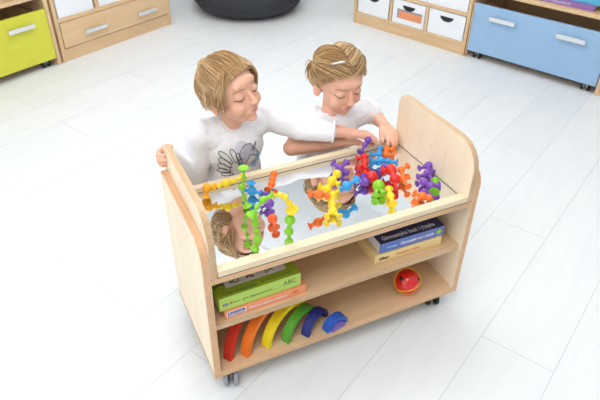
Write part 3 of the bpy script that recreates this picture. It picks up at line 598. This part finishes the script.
def girl(key, label, e, f, h, hs, hands, hairfn, cap_mat, long_sleeve, printing=None):
    B = {k: V(v) for k, v in DATA['body'][key].items()}
    e = wv(e).normalized(); h = wv(h); h = (h-e*h.dot(e)).normalized(); f = e.cross(h); f = -f if f.dot(wv(f0 := (0, 0, 1))) < -2 else f
    f = V(f)
    # local head axes: x to her left, y forward, z up
    ML = Matrix((e, f, h)).transposed().to_4x4()
    hc = B['eye']-f*.074*hs+h*.004*hs
    HM = Matrix.Translation(hc) @ ML @ Matrix.Scale(hs, 4)
    def hp(x, y, z): return HM @ V((x, y, z))
    def hball(bm, p, r, rot=None):
        m = HM @ Matrix.Translation(V(p))
        if rot is not None: m = m @ rot
        bmesh.ops.create_uvsphere(bm, u_segments=32, v_segments=20, radius=1, matrix=m @ Matrix.Diagonal((r[0], r[1], r[2], 1)))
    bm = bmesh.new()
    hball(bm, (0, -.005, .022), (.069, .082, .072))
    hball(bm, (0, .020, -.028), (.054, .054, .062))
    hball(bm, (0, .032, -.070), (.027, .027, .022))
    hball(bm, (0, .050, -.080), (.015, .013, .012))
    for s in (-1, 1):
        hball(bm, (s*.029, .044, -.034), (.0240, .025, .025))
        hball(bm, (s*.028, .0610, .000), (.0145, .0135, .0115))
        hball(bm, (s*.0715, -.004, -.016), (.0075, .015, .025), Matrix.Rotation(s*.35, 4, 'Z'))
        hball(bm, (s*.007, .083, -.0285), (.0055, .007, .0048))
    hball(bm, (0, .068, .030), (.040, .012, .018))
    capsule(bm, hp(0, .073, .004), hp(0, .085, -.024), .0058*hs, .0072*hs)
    hball(bm, (0, .0885, -.0265), (.0080, .0080, .0068))
    hball(bm, (0, .063, -.053), (.022, .009, .014))
    # neck, torso
    nb = B['neck']; pel = V((nb.x+.02*(1 if key == 'g1' else .6), nb.y+.13, .055))
    capsule(bm, hp(0, -.022, -.050), nb+V((0, .014, -.004)), .031, .031)
    sh = (B['sL']-B['sR']).normalized(); up = (nb-pel).normalized(); fw = sh.cross(up).normalized() if sh.cross(up).y < 0 else -sh.cross(up).normalized()
    TM = Matrix((sh, -fw, up)).transposed().to_4x4()
    def torso(bm, g, shirt=False):
        ball(bm, nb-up*.085, (.092+g, .060+g, .088+g), TM, 28)
        ball(bm, nb-up*.19, (.084+g*1.4, .062+g*1.4, .11+g), TM, 28)
        if not shirt: ball(bm, pel+V((0, 0, .01)), (.095+g, .085+g, .075+g), TM, 28)
        else: ball(bm, nb-up*.27, (.094+g, .080+g, .09), TM, 28)
        capsule(bm, B['sR']-V((0, 0, .012)), B['sL']-V((0, 0, .012)), .036+g, .036+g, 18)
        capsule(bm, nb-up*.045+sh*.02, B['sL']-V((0, 0, .010)), .036+g, .034+g, 18)
        capsule(bm, nb-up*.045-sh*.02, B['sR']-V((0, 0, .010)), .036+g, .034+g, 18)
    torso(bm, -.006)
    for s, S_, E_, W_ in ((-1, 'sR', 'elR', 'wrR'), (1, 'sL', 'elL', 'wrL')):
        capsule(bm, B[S_], B[E_], .029, .0245); capsule(bm, B[E_], B[W_], .0255, .0165, 16)
    knees = []
    for s in (-1, 1):
        hip = pel+sh*s*.05; kn = V((pel.x+s*.068, max(nb.y+.0, .455), FZ+.052)); an = V((pel.x+s*.06, nb.y+.24, FZ+.032))
        knees.append((hip, kn, an))
        capsule(bm, hip, kn, .055, .042, 18); capsule(bm, kn, an, .040, .025, 18); capsule(bm, an, an+V((0, .10, -.008)), .023, .016)
    for hd in hands: hand(bm, *hd)
    me = fuse(bm, .0023, 5)
    body = link('person', me, SKIN, origin=V((pel.x, pel.y, FZ)))
    tag(body, label, 'person')
    bvh = BVHTree.FromPolygons([v.co.copy()+body.location for v in me.vertices], [tuple(p.vertices) for p in me.polygons])
    def drape(x, z, off=.0006):
        o = HM @ V((x, .2, z)); d = -f; hit = bvh.ray_cast(o, d, .5)
        return (hit[0] if hit[0] else HM @ V((x, .08, z)))-d*off
    # face details lie on the skin
    for s in (-1, 1):
        bm = bmesh.new(); tube(bm, [drape(s*(.016+.026*t), -.0035-.0055*math.sin(math.pi*(t*.9+.05)), .0003) for t in [i/10 for i in range(11)]], [.0007+.0011*math.sin(math.pi*(i/10*.8+.15)) for i in range(11)], 6)
        add('eyelashes', bm, LASH, body, True)
        bm = bmesh.new(); tube(bm, [drape(s*(.014+.030*t), .0165+.006*math.sin(math.pi*(t*.8+.1)), .0002) for t in [i/10 for i in range(11)]], [.0009+.0010*math.sin(math.pi*(i/10*.9+.05)) for i in range(11)], 6)
        add('eyebrow', bm, BROW, body, True)
    bm = bmesh.new()
    tube(bm, [drape(-.013+.026*t, -.0515+.0022*math.sin(2*math.pi*t*1.0)*0-.0016*(abs(t-.5)*2)**2, -.0006) for t in [i/12 for i in range(13)]], [0.0005+.0017*math.sin(math.pi*i/12) for i in range(13)], 8)
    tube(bm, [drape(-.012+.024*t, -.0570+.0036*(abs(t-.5)*2)**2, -.0006) for t in [i/12 for i in range(13)]], [0.0005+.0022*math.sin(math.pi*i/12) for i in range(13)], 8)
    add('lips', bm, LIP, body, True)
    # shirt
    bm = bmesh.new(); torso(bm, .007, True); ball(bm, nb-up*.046+V((0, .002, 0)), (.066, .056, .042), TM, 28)
    def lerp(a, b, t): return a+(b-a)*t
    if key == 'g1':
        capsule(bm, B['sR'], B['elR'], .041, .035, 18); capsule(bm, B['elR'], lerp(B['elR'], B['wrR'], .86), .035, .024, 18)
        capsule(bm, B['sL'], B['elL'], .041, .038, 18); capsule(bm, B['elL'], B['cuffL'], .038, .033, 18)
    else:
        capsule(bm, B['sR'], lerp(B['sR'], B['elR'], .5), .040, .040, 18)
        capsule(bm, B['sL'], lerp(B['sL'], B['elL'], .45), .040, .040, 18)
    sm = fuse(bm, .003, 6, .009, .05)
    ax = (hp(0, -.02, -.05)-nb).normalized()
    for p in sm.polygons: p.use_smooth = True
    shirt = link('shirt', sm, SHIRT, body)
    sb = BVHTree.FromPolygons([v.co.copy() for v in sm.vertices], [tuple(p.vertices) for p in sm.polygons])
    # neckband
    x, y = frame(ax); ring_ = []
    for k in range(36):
        t = 2*math.pi*k/36; q = nb+(x*math.cos(t)+y*math.sin(t))*.040
        hit = sb.find_nearest(q+ax*.012); ring_.append(hit[0])
    for _ in range(4): ring_ = [(ring_[k-1]+ring_[k]*2+ring_[(k+1) % 36])/4 for k in range(36)]
    bm = bmesh.new(); tube(bm, ring_, .0032, 8, True); add('neckband', bm, SHIRT, body, True)
    if key == 'g1':
        for cx, dd, r in ((B['cuffL'], (B['cuffL']-B['elL']), .0335), (lerp(B['elR'], B['wrR'], .90), (B['wrR']-B['elR']), .0245)):
            xx, yy = frame(dd); bm = bmesh.new(); tube(bm, [V(cx)+dd.normalized()*.022+(xx*math.cos(t)+yy*math.sin(t))*(r-.004) for t in [2*math.pi*k/30 for k in range(30)]], .0045, 8, True)
            add('cuff', bm, SHIRT, body, True)
    bm = bmesh.new()
    for hip, kn, an in knees: capsule(bm, hip, kn, .061, .048, 18); capsule(bm, kn, an, .046, .031, 18)
    ball(bm, pel+V((0, 0, .01)), (.100, .090, .078), TM, 28)
    link('leggings', fuse(bm, .004, 4, .006, .04), TROUS, body)
    # hair underlayer
    bm = bmesh.new(); bmesh.ops.create_uvsphere(bm, u_segments=40, v_segments=28, radius=1)
    for v in bm.verts: v.co = V((v.co.x*.0735, v.co.y*.0865-.005, v.co.z*.0775+.022))
    bmesh.ops.delete(bm, geom=[v for v in bm.verts if v.co.z < hairline(v.co.y, v.co.x)], context='VERTS')
    for v in bm.verts: v.co = HM @ v.co
    add('hair_underlayer', bm, cap_mat, body, True)
    hairfn(HM, body)
    if printing: printing(sb, body)
    return body

def hairline(y, x): # height of the hair edge over the skull, in head units
    return .060+(y-.070)*1.05 if y > -.01 else max(-.085, -.024+(y+.01)*1.6)

HC = V((0, -.005, .022)); HR = V((.0745, .0870, .0785))
def surf(d, k=1.0): d = V(d).normalized(); return V((HC.x+d.x*HR.x*k, HC.y+d.y*HR.y*k, HC.z+d.z*HR.z*k))
def slerp(a, b, t):
    a = V(a).normalized(); b = V(b).normalized(); w = math.acos(max(-1, min(1, a.dot(b))))
    return a if w < 1e-4 else (a*math.sin((1-t)*w)+b*math.sin(t*w))/math.sin(w)

def edge_dirs(n):
    """directions of points on the hairline and a little inside it"""
    out = []
    while len(out) < n:
        th = random.uniform(-math.pi, math.pi); d0 = None
        for k in range(80):
            el = math.radians(80-k*2); d = V((math.cos(el)*math.sin(th), math.cos(el)*math.cos(th), math.sin(el))); p = surf(d)
            if p.z < hairline(p.y, p.x): break
            d0 = d
        if d0: out.append((th, d0))
    return out

def hair_g1(HM, body):
    vs, fs = [], []; tie = V((.05, -.80, .60))
    for th, d0 in edge_dirs(2000):
        if random.random() < .35: d0 = slerp(d0, tie, random.uniform(0, .5))
        k0 = 1.0+random.uniform(0, .03); bul = .065+.03*math.sin(3*th+1)+.025*math.sin(7*th)+random.gauss(0, .026); n = 12; path = []
        wob = .08*math.sin(4*th)+random.gauss(0, .07); side = V((random.gauss(0, .05), random.gauss(0, .04), random.gauss(0, .05)))
        for i in range(n):
            t = i/(n-1); d = slerp(d0, tie+side, t); d = (d+d.cross(tie)*wob*math.sin(math.pi*t)).normalized()
            p_ = surf(d); low_ = (low_ if i else False) or (p_.y > -.03 and p_.z < hairline(p_.y, 0)-.004); path.append(HM @ surf(d, k0+bul*math.sin(math.pi*t)*.9+.03*t))
        if low_: continue
        tube_data(vs, fs, path, [.0010*(1-.3*abs(2*i/(n-1)-1)) for i in range(n)], 3)
    # loose knot at the tie
    c = surf(tie, 1.10)
    for k in range(110):
        ax = V((random.gauss(0, 1), random.gauss(0, 1), random.gauss(0, 1))).normalized(); x, y = frame(ax); r = random.uniform(.010, .019); a0 = random.uniform(0, 6)
        path = [HM @ (c+(x*math.cos(a0+t)*r+y*math.sin(a0+t)*r)+ax*random.uniform(-.004, .004)*0) for t in [j*.42 for j in range(11)]]
        tube_data(vs, fs, path, .0013, 3)
    # hair hanging down at the back and sides
    for k in range(520):
        th = random.choice((random.uniform(1.35, 3.14), random.uniform(-3.14, -1.35))); el = random.uniform(-.1, .35)
        d = V((math.cos(el)*math.sin(th), math.cos(el)*math.cos(th), math.sin(el))); p = surf(d, 1.03); L = random.uniform(.012, .060); path = []
        out = V((d.x, d.y, 0))
        for i in range(9):
            t = i/8; path.append(HM @ (p+V((0, 0, -L*t))+out*(.010*math.sin(t*2.5)-.010*t*t*random.uniform(-.5, 2))+V((random.gauss(0, .0003), random.gauss(0, .0003), 0))))
        tube_data(vs, fs, path, [.0012*(1-.6*i/8) for i in range(9)], 3)
    # locks framing the face
    for s in (-1, 1):
        for k in range(95):
            st = V((s*random.uniform(.35, .62), random.uniform(.45, .68), random.uniform(.45, .75))); en = V((s*.98, random.uniform(.06, .46), random.uniform(-.62, -.25))); L = random.uniform(-.01, .025); path = []
            kk = random.uniform(1.02, 1.10)
            for i in range(12):
                t = i/11; path.append(HM @ (surf(slerp(st, en, t), kk+.05*math.sin(math.pi*t))+V((0, 0, -L*t*t))))
            tube_data(vs, fs, path, [.0010*(1-.5*i/11) for i in range(12)], 3)
    for k in range(170): # flyaways
        d = V((random.gauss(0, .6), random.uniform(-1, .35), random.uniform(.3, 1))).normalized(); g = V((random.gauss(0, 1), random.gauss(0, 1), .4)).normalized()
        path = [HM @ (surf((slerp(d, tie, .09*i)+g*.035*i).normalized(), 1.07+.020*i)) for i in range(6)]; tube_data(vs, fs, path, [.0008*(1-.1*i) for i in range(6)], 3)
    me = bpy.data.meshes.new('hair'); me.from_pydata([tuple(v) for v in vs], [], fs); link('hair', me, HAIR1, body)

def hair_g2(HM, body):
    vs, fs = [], []; ties = {s: V((s*.86, -.50, .26)) for s in (-1, 1)}
    for th, d0 in edge_dirs(2000):
        s = 1 if d0.x+random.gauss(0, .05) > .05 else -1; tie = ties[s]
        q_ = random.random()
        if q_ < .45: d0 = V((s*random.uniform(.0, .12), random.uniform(-1.2, .75), .9))
        elif q_ < .6: d0 = slerp(d0, tie, random.uniform(0, .6))
        elif q_ < .85: d0 = slerp(d0, V((s*.1, .35, 1)), random.uniform(0, .9))
        k0 = 1.0+random.uniform(0, .05); bul = .10+.05*math.sin(5*th+s)+random.gauss(0, .02); n = 12; path = []; wob = (.06*math.sin(6*th)+random.gauss(0, .05)) if d0.y < .1 and d0.z > .3 else 0
        sd = V((random.gauss(0, .04), random.gauss(0, .04), abs(random.gauss(0, .06))))
        for i in range(n):
            t = i/(n-1); d = slerp(d0, tie+sd, t); d = (d+d.cross(tie)*wob*math.sin(math.pi*t)).normalized(); p_ = surf(d); low_ = (low_ if i else False) or (p_.y > -.03 and p_.z < hairline(p_.y, 0)-.004); path.append(HM @ surf(d, k0+bul*math.sin(math.pi*t)))
        if low_: continue
        tube_data(vs, fs, path, [.0010*(1-.3*abs(2*i/(n-1)-1)) for i in range(n)], 3)
    for s in (-1, 1):
        tie = surf(ties[s], 1.0); out = V((s*.8, -.6, .1)).normalized()
        for k in range(170):
            a = random.gauss(0, .008); b = random.gauss(0, .008); L = random.uniform(.02, .055); path = []
            for i in range(10):
                t = i/9; q = tie+out*(.003*math.sin(min(1, t*1.8)*math.pi/2)) + V((a*(.4+t), b*(.4+t), -L*t*t+.012*math.sin(t*3)))
                path.append(HM @ q)
            tube_data(vs, fs, path, [.0015*(1-.5*i/9) for i in range(10)], 4)
    for k in range(40):
        d = V((random.gauss(0, .6), random.uniform(-1, .35), random.uniform(.3, 1))).normalized(); g = V((random.gauss(0, 1), random.gauss(0, 1), .4)).normalized()
        path = [HM @ (surf((slerp(d, ties[1 if d.x > 0 else -1], .08*i)+g*.03*i).normalized(), 1.07+.018*i)) for i in range(6)]; tube_data(vs, fs, path, [.0008*(1-.1*i) for i in range(6)], 3)
    me = bpy.data.meshes.new('hair'); me.from_pydata([tuple(v) for v in vs], [], fs); link('hair', me, HAIR2, body)
    # clip lying on the hair above the forehead
    bm = bmesh.new(); a = V((-.62, .38, .78)); b = V((-.22, .56, .92))
    tube(bm, [HM @ surf(slerp(a, b, t), 1.20) for t in [i/8 for i in range(9)]], [.0028, .003, .0032, .0034, .0036, .0036, .0036, .0038, .0030], 6)
    add('hair_clip', bm, CLIP, body, True)

PRN = V((.15, -.9, .42)).normalized()
def print_g1(sb, body):
    def drop(p, off=.0008):
        p = V(p); hit = sb.ray_cast(p+PRN*.25, -PRN, .6); return (hit[0]+PRN*off) if hit[0] else None
    D_ = DATA['print']
    def fill(name, pts, mat, off):
        bm = bmesh.new(); c = sum((V(p) for p in pts), V((0, 0, 0)))/len(pts); n = len(pts); rings = []
        for j in range(5): rings.append([bm.verts.new(drop(c.lerp(V(p), (j+1)/5), off) or c) for p in pts])
        cc = bm.verts.new(drop(c, off) or c)
        for k in range(n):
            bm.faces.new((cc, rings[0][k], rings[0][(k+1) % n]))
            for j in range(4): bm.faces.new((rings[j][k], rings[j+1][k], rings[j+1][(k+1) % n], rings[j][(k+1) % n]))
        return add(name, bm, mat, body, True)
    for nm, pts, m, off in D_['fills']: fill(nm, pts, dict(lilac=LILAC, sky=SKYP, pale=PALEL)[m], off)
    bm = bmesh.new()
    for pts in D_['lines']:
        q = [drop(p, .0012) for p in pts]; q = [p for p in q if p]
        if len(q) > 2: tube(bm, q, .0011, 5)
    add('printed_wing', bm, PRINTK, body, True)

B1 = {k: V(v) for k, v in DATA['body']['g1'].items()}; B2 = {k: V(v) for k, v in DATA['body']['g2'].items()}
girl('g1', 'blond girl in a white unicorn shirt, one hand gripping the trolley', (.60, .59, -.51), None, (-.287, .766, .575), .955,
     [(B1['wrR'], (-.56, -.84, .16), (.86, -.5, 0), (0, .1, 1), (18, 42, 40), 1.0, (.35, -.75, .55), 3),
      (B1['wrL'], (.93, -.32, -.16), (0.05, -.25, -1), (.1, -1, 0), (26, 42, 30), 1.05, (.80, -.50, -.32), 11)],
     hair_g1, CAP, True, print_g1)
girl('g2', 'blond girl with pigtails and silver hair clip in a plain white tee', (.80, .25, -.30), None, (0, .66, .75), 1.0,
     [(B2['wrR'], (.95, -.2, -.10), (0, -.2, -1), (.1, 1, 0), (18, 30, 25), .95, None, 4),
      (B2['wrL'], (-.06, -.95, -.16), (0, .25, -1), (-1, 0, 0), (14, 26, 22), 1.02, (-.55, -.75, -.35), 12)],
     hair_g2, CAP, False)

# ------------------------------------------------------------------ furniture behind
def handle(root, x, z, L=.155, y=0, mat=None):
    bm = bmesh.new(); box(bm, (x-L/2, y-.024, z-.012), (x+L/2, y-.016, z+.012), .0035)
    for s in (-1, 1): box(bm, (x+s*(L/2-.014)-.006, y-.018, z-.006), (x+s*(L/2-.014)+.006, y+.001, z+.006))
    return bm
def small_caster(root, x, y, up=.0, h=.045):
    bm = bmesh.new(); box(bm, (x-.016, y-.016, h-.003), (x+.016, y+.016, h)); box(bm, (x-.011, y-.010, .018), (x-.008, y+.010, h-.002)); box(bm, (x+.008, y-.010, .018), (x+.011, y+.010, h-.002))
    o = add('caster_fork', bm, STEEL, root, local=True)
    for s in (-1, 1):
        bm = bmesh.new(); lathe(bm, (x+s*.012, y, .018), (s, 0, 0), [(0, .016), (.001, .018), (.009, .018), (.011, .014), (.0115, 0)], 20); add('caster_wheel', bm, BLACKP, o, True, local=True)

def carcass(root, L, H, dep, base, t=.022, shelves=(), dividers=(), zt=None):
    def b(n, lo, hi, m=OAK):
        bm = bmesh.new(); box(bm, lo, hi, .0015); return add(n, bm, m, root, local=True)
    b('side_panel', (0, 0, 0), (t, dep, H), OAKZ); b('side_panel', (L-t, 0, 0), (L, dep, H), OAKZ)
    b('top_board', (0, 0, H), (L, dep, H+t)); b('back_panel', (t, dep-.008, base), (L-t, dep, H), OAKZ)
    if base > .03: b('plinth', (t, .006, 0), (L-t, .024, base-t)); b('bottom_board', (t, .002, base-t), (L-t, dep-.008, base))
    for z in shelves: b('shelf', (t, .004, z-t/2), (L-t, dep-.008, z+t/2))
    for x, z0, z1 in dividers: b('divider', (x-t/2, .006, z0), (x+t/2, dep-.008, z1), OAKZ)

# oak unit with two drawers and white boxes
oa = math.radians(28.3)
A0 = V((-.090, 2.512, FZ))
oak = empty('drawer_cabinet', A0, 'light oak cabinet with two steel handled drawer fronts under white boxes', 'cabinet', oa)
carcass(oak, .845, .72, .40, .075, shelves=(.236, .49), dividers=((.2965, .247, .72), (.5685, .247, .72)))
bm = bmesh.new(); box(bm, (.026, -.006, .080), (.819, .012, .222), .002); dr = add('drawer_front', bm, OAK, oak, local=True)
for x in (.245, .640):
    add('handle', handle(oak, x, .142, y=-.006), STEEL, dr, local=True)

def white_box(label, root_mat, x, z, w=.252, h=.205, dep=.33, cut=True, window=False, group='white storage boxes'):
    """front at local y = 0 of the furniture frame"""
    loc = root_mat @ V((x, .008, z)); r = empty('storage_box', loc, label, 'box', root_mat.to_euler().z, group)
    bm = bmesh.new(); box(bm, (0, 0, 0), (w, dep, h), .002); add('carton', bm, WHITEP, r, local=True)
    if cut:
        bm = bmesh.new(); n = 14; pts = [(w/2-.046*math.cos(math.pi*i/n), h-.028-.030*math.sin(math.pi*i/n)) for i in range(n+1)]
        prism(bm, pts, 1, -.0012, .0005); add('hand_hole', bm, BLACKP, r, local=True)
    if window:
        bm = bmesh.new(); box(bm, (.035, -.001, .035), (.222, .0005, .093)); wn = add('label_window', bm, GREYT, r, local=True)
        bm = bmesh.new(); box(bm, (.048, -.002, .037), (.220, -.001, .082)); cd = add('label_card', bm, ORANGEC, r, local=True)
    return r
def FM(o): return Matrix.Translation(o.location) @ Matrix.Rotation(o.rotation_euler.z, 4, 'Z')
mo = FM(oak)
b0 = white_box('white box in the left bay of the oak drawer cabinet', mo, .034, .2475, w=.238, h=.215, cut=False, group='white boxes in the oak drawer cabinet')
for i, t in enumerate(('white box in the middle bay of the oak drawer cabinet', 'white box in the right bay of the oak drawer cabinet')):
    dup(b0, mo @ V(((.3135, .5822)[i], .008, .2475)), t)

# oak unit with nine boxes
A1 = V((1.8045, 2.4559, FZ)); ang1 = math.radians(-68.6)
bu = empty('storage_cabinet', A1, 'light oak open cabinet filled with white boxes right of the pouf', 'cabinet', ang1)
carcass(bu, .862, .74, .38, .078, shelves=(.2415,), dividers=((.2985, .078, .23), (.5675, .078, .23), (.431, .253, .74)), t=.020)
m1 = FM(bu)
b1 = white_box('white box with a black hand hole at the left end of the bottom row', m1, .028, .0785, w=.250, h=.148, group='bottom row boxes in the oak open cabinet')
white_box('white box with an orange label card in the middle of the bottom row', m1, .3125, .0785, w=.240, h=.148, window=True, group='bottom row boxes in the oak open cabinet')
dup(b1, m1 @ V((.582, .008, .0785)), 'white box with a black hand hole nearest the blue drawer')
white_box('wide white box above the left half of the bottom row', m1, .030, .2525, w=.385, h=.20, cut=False, group='upper row boxes in the oak open cabinet')
white_box('wide white box above the right half of the bottom row', m1, .448, .2525, w=.385, h=.20, cut=False, group='upper row boxes in the oak open cabinet')

def rolling(rootlabel, A, ang, L, lt, fm, hx, cname, cat, zt, ledge):
    r = empty(cname, A, rootlabel, 'cabinet', ang)
    t = .022; dep = .42
    def b(n, lo, hi, m=OAK):
        bm = bmesh.new(); box(bm, lo, hi, .0015); return add(n, bm, m, r, local=True)
    b('side_panel', (-lt, .0, 0), (0, dep, .72), OAKZ); b('side_panel', (L, .0, 0), (L+t, dep, .72), OAKZ)
    b('back_panel', (0, dep-.008, .35), (L, dep, .72), OAKZ); b('shelf', (0, .004, .382), (L, dep-.008, .404)); b('top_board', (-lt, 0, .72), (L+t, dep, .742))
    # the drawer that rolls under it
    d = empty('toy_bin', A, zt, 'storage bin', ang)
    bm = bmesh.new(); box(bm, (.004, -.004, .045), (L-.004, .014, .324), .003); fr = add('bin_front', bm, fm, d, local=True)
    for x in hx: add('handle', handle(d, x, .262, y=-.004), STEEL, fr, local=True)
    for n, lo, hi in (('bin_side', (.012, .014, .05), (.026, .40, .29)), ('bin_side', (L-.026, .014, .05), (L-.012, .40, .29)), ('bin_back', (.026, .388, .05), (L-.026, .40, .29)), ('bin_bottom', (.026, .014, .05), (L-.026, .388, .06))):
        bm = bmesh.new(); box(bm, lo, hi); add(n, bm, OAK, d, local=True)
    for x, y in ((.06, .03), (L-.06, .03), (.06, .36), (L-.06, .36)): small_caster(d, x, y)
    return r, d
AB = V((2.125, 1.641, FZ)); angB = math.radians(-67.8)
bl, bld = rolling('light oak shelf unit standing over the blue rolling bin', AB, angB, .768, .007, BLUEP, (.190, .578), 'shelf_cabinet', 'cabinet', 'sky blue rolling toy bin with two pale handles', 0)
mB = FM(bl)
def book(label, x, y, z, w, d, h, cover, rz=0, page=True):
    loc = mB @ V((x, y, z)); r = empty('picture_book', loc, label, 'book', angB+rz, 'books on the shelf above the blue drawer')
    bm = bmesh.new(); box(bm, (0, 0, 0), (w, d, .0018)); box(bm, (0, 0, h-.0018), (w, d, h)); box(bm, (0, -.001, 0), (w, .002, h)); add('cover', bm, cover, r, local=True)
    bm = bmesh.new(); box(bm, (.003, .002, .0018), (w-.003, d-.004, h-.0018)); add('pages', bm, PICW, r, local=True)
    return r
k1 = book('purple book lying on the shelf above the blue drawer', .33, .03, .4045, .30, .24, .028, PAPER, .02)
me = text_mesh('Puzzle logopedyczne', .018, V((.02, -.0015, .008)), (1, 0, 0), (0, 0, 1), .16); link('printed_lettering', me, INKW, k1, local=True)
k2 = book('turquoise book lying on top of the purple book', .40, .05, .433, .26, .21, .03, PAPERB, -.01)

AY = V((-.101, 2.506, FZ)) - V((math.cos(oa), math.sin(oa), 0))*.790
AY = V((AY.x, AY.y, FZ))
yl, yd = rolling('light oak shelf unit standing over the yellow rolling bin', AY, oa, .765, .022, YELLOWP, (.175, .595), 'shelf_cabinet', 'cabinet', 'lime yellow rolling toy bin beside the oak drawer cabinet', 0)

# pouf
pc = V((1.262, 3.045, FZ))
bm = bmesh.new(); lathe(bm, pc, (0, 0, 1), [(0, 0), (0, .20), (.004, .27), (.018, .325), (.045, .365), (.09, .395), (.15, .405), (.22, .395), (.28, .36), (.31, .30), (.32, .15), (.32, 0)], 56)
pf = add('pouf', bm, POUF, smooth=True, origin=pc); tag(pf, 'round charcoal fabric pouf on the floor near the back wall', 'pouf')
for t, z in ((.398, .11), (.39, .235)):
    bm = bmesh.new(); tube(bm, [pc+V((t*math.cos(a), t*math.sin(a), z)) for a in [2*math.pi*k/56 for k in range(56)]], .004, 8, True); add('seam_piping', bm, POUF, pf, True)

# unseen fill panels, added to light the room and the ceiling in the mirror
def fill_panel(u, n, label):
    p = UX*u+NX*n; r = empty('added_fill_panel', V((p.x, p.y, FZ+CH-.42)), label, 'fill light', ANG, 'added unseen fill panels')
    bm = bmesh.new(); box(bm, (-.62, -.62, -.03), (.62, .62, -.001), .004); add('fill_panel_frame', bm, WHITEP, r, local=True)
    m, nt, b = new_mat('fill_glow'); b.inputs['Emission Color'].default_value = (1, .99, .97, 1); b.inputs['Emission Strength'].default_value = 3.0
    bm = bmesh.new(); box(bm, (-.58, -.58, -.033), (.58, .58, -.030)); add('fill_diffuser', bm, m, r, local=True)
    for i in (-1, 1):
        for j in (-1, 1):
            bm = bmesh.new(); tube(bm, [V((i*.5, j*.5, 0)), V((i*.5, j*.5, .21)), V((i*.5, j*.5, .419))], .002, 6); add('fill_panel_wire', bm, STEEL, r, local=True)
    bm = bmesh.new(); box(bm, (-.58, -.58, .000), (.58, .58, .003)); add('upper_fill_diffuser', bm, m, r, local=True)
    L = bpy.data.lights.new('fill_up', 'AREA'); L.shape = 'SQUARE'; L.size = 1.15; L.energy = 52; L.color = (1, .99, .975)  # added upward fill to brighten the ceiling reflected in the mirror
    lo = bpy.data.objects.new('fill_up', L); C.objects.link(lo); lo.parent = r; lo.location = (0, 0, .01); lo.rotation_euler = (math.pi, 0, 0)
    L = bpy.data.lights.new('fill_down', 'AREA'); L.shape = 'SQUARE'; L.size = 1.15; L.energy = LE; L.color = (1, .985, .965)
    lo = bpy.data.objects.new('fill_down', L); C.objects.link(lo); lo.parent = r; lo.location = (0, 0, -.04)
LE = 32
fill_panel(-.9, -.4, 'added unseen fill panel over the left side of the room'); fill_panel(1.2, .9, 'added unseen fill panel over the middle of the room')

# daylight: the room is open to the sky on its window sides (left and front)
w = bpy.data.worlds.new('daylight'); S.world = w; w.use_nodes = True
bg = w.node_tree.nodes['Background']; bg.inputs['Color'].default_value = (.93, .965, 1, 1); bg.inputs['Strength'].default_value = 1.35
def window_light(name, loc, target, sx, sy, e, col=(.95, .98, 1)):
    L = bpy.data.lights.new(name, 'AREA'); L.shape = 'RECTANGLE'; L.size = sx; L.size_y = sy; L.energy = e; L.color = col
    o = bpy.data.objects.new(name, L); C.objects.link(o); o.location = loc
    o.rotation_euler = (V(target)-V(loc)).to_track_quat('-Z', 'Y').to_euler()
pl = UX*-3.3+NX*.2
window_light('window_daylight', (pl.x, pl.y, 1.5), (.2, .2, .2), 3.0, 2.0, 50)

# lift everything so that the floor's surface is z = 0
for o in S.objects:
    if o.parent is None: o.location.z -= FZ

# ------------------------------------------------------------------ camera
c = DATA['cam']; cam = bpy.data.cameras.new('camera'); co = bpy.data.objects.new('camera', cam); C.objects.link(co)
M = Matrix((V(c['R']), V(c['U']), -V(c['F']))).transposed().to_4x4(); M.translation = V(c['loc'])-V((0, 0, FZ)); co.matrix_world = M
cam.sensor_width = 36; cam.lens = c['f']/600*36; cam.clip_start = .02; S.camera = co
cam.dof.use_dof = True; cam.dof.focus_distance = 1.55; cam.dof.aperture_fstop = 9
S.view_settings.view_transform = 'Standard'; S.view_settings.look = 'None'; S.view_settings.gamma = 1; S.view_settings.exposure = -1.08
S.view_settings.use_curve_mapping = False
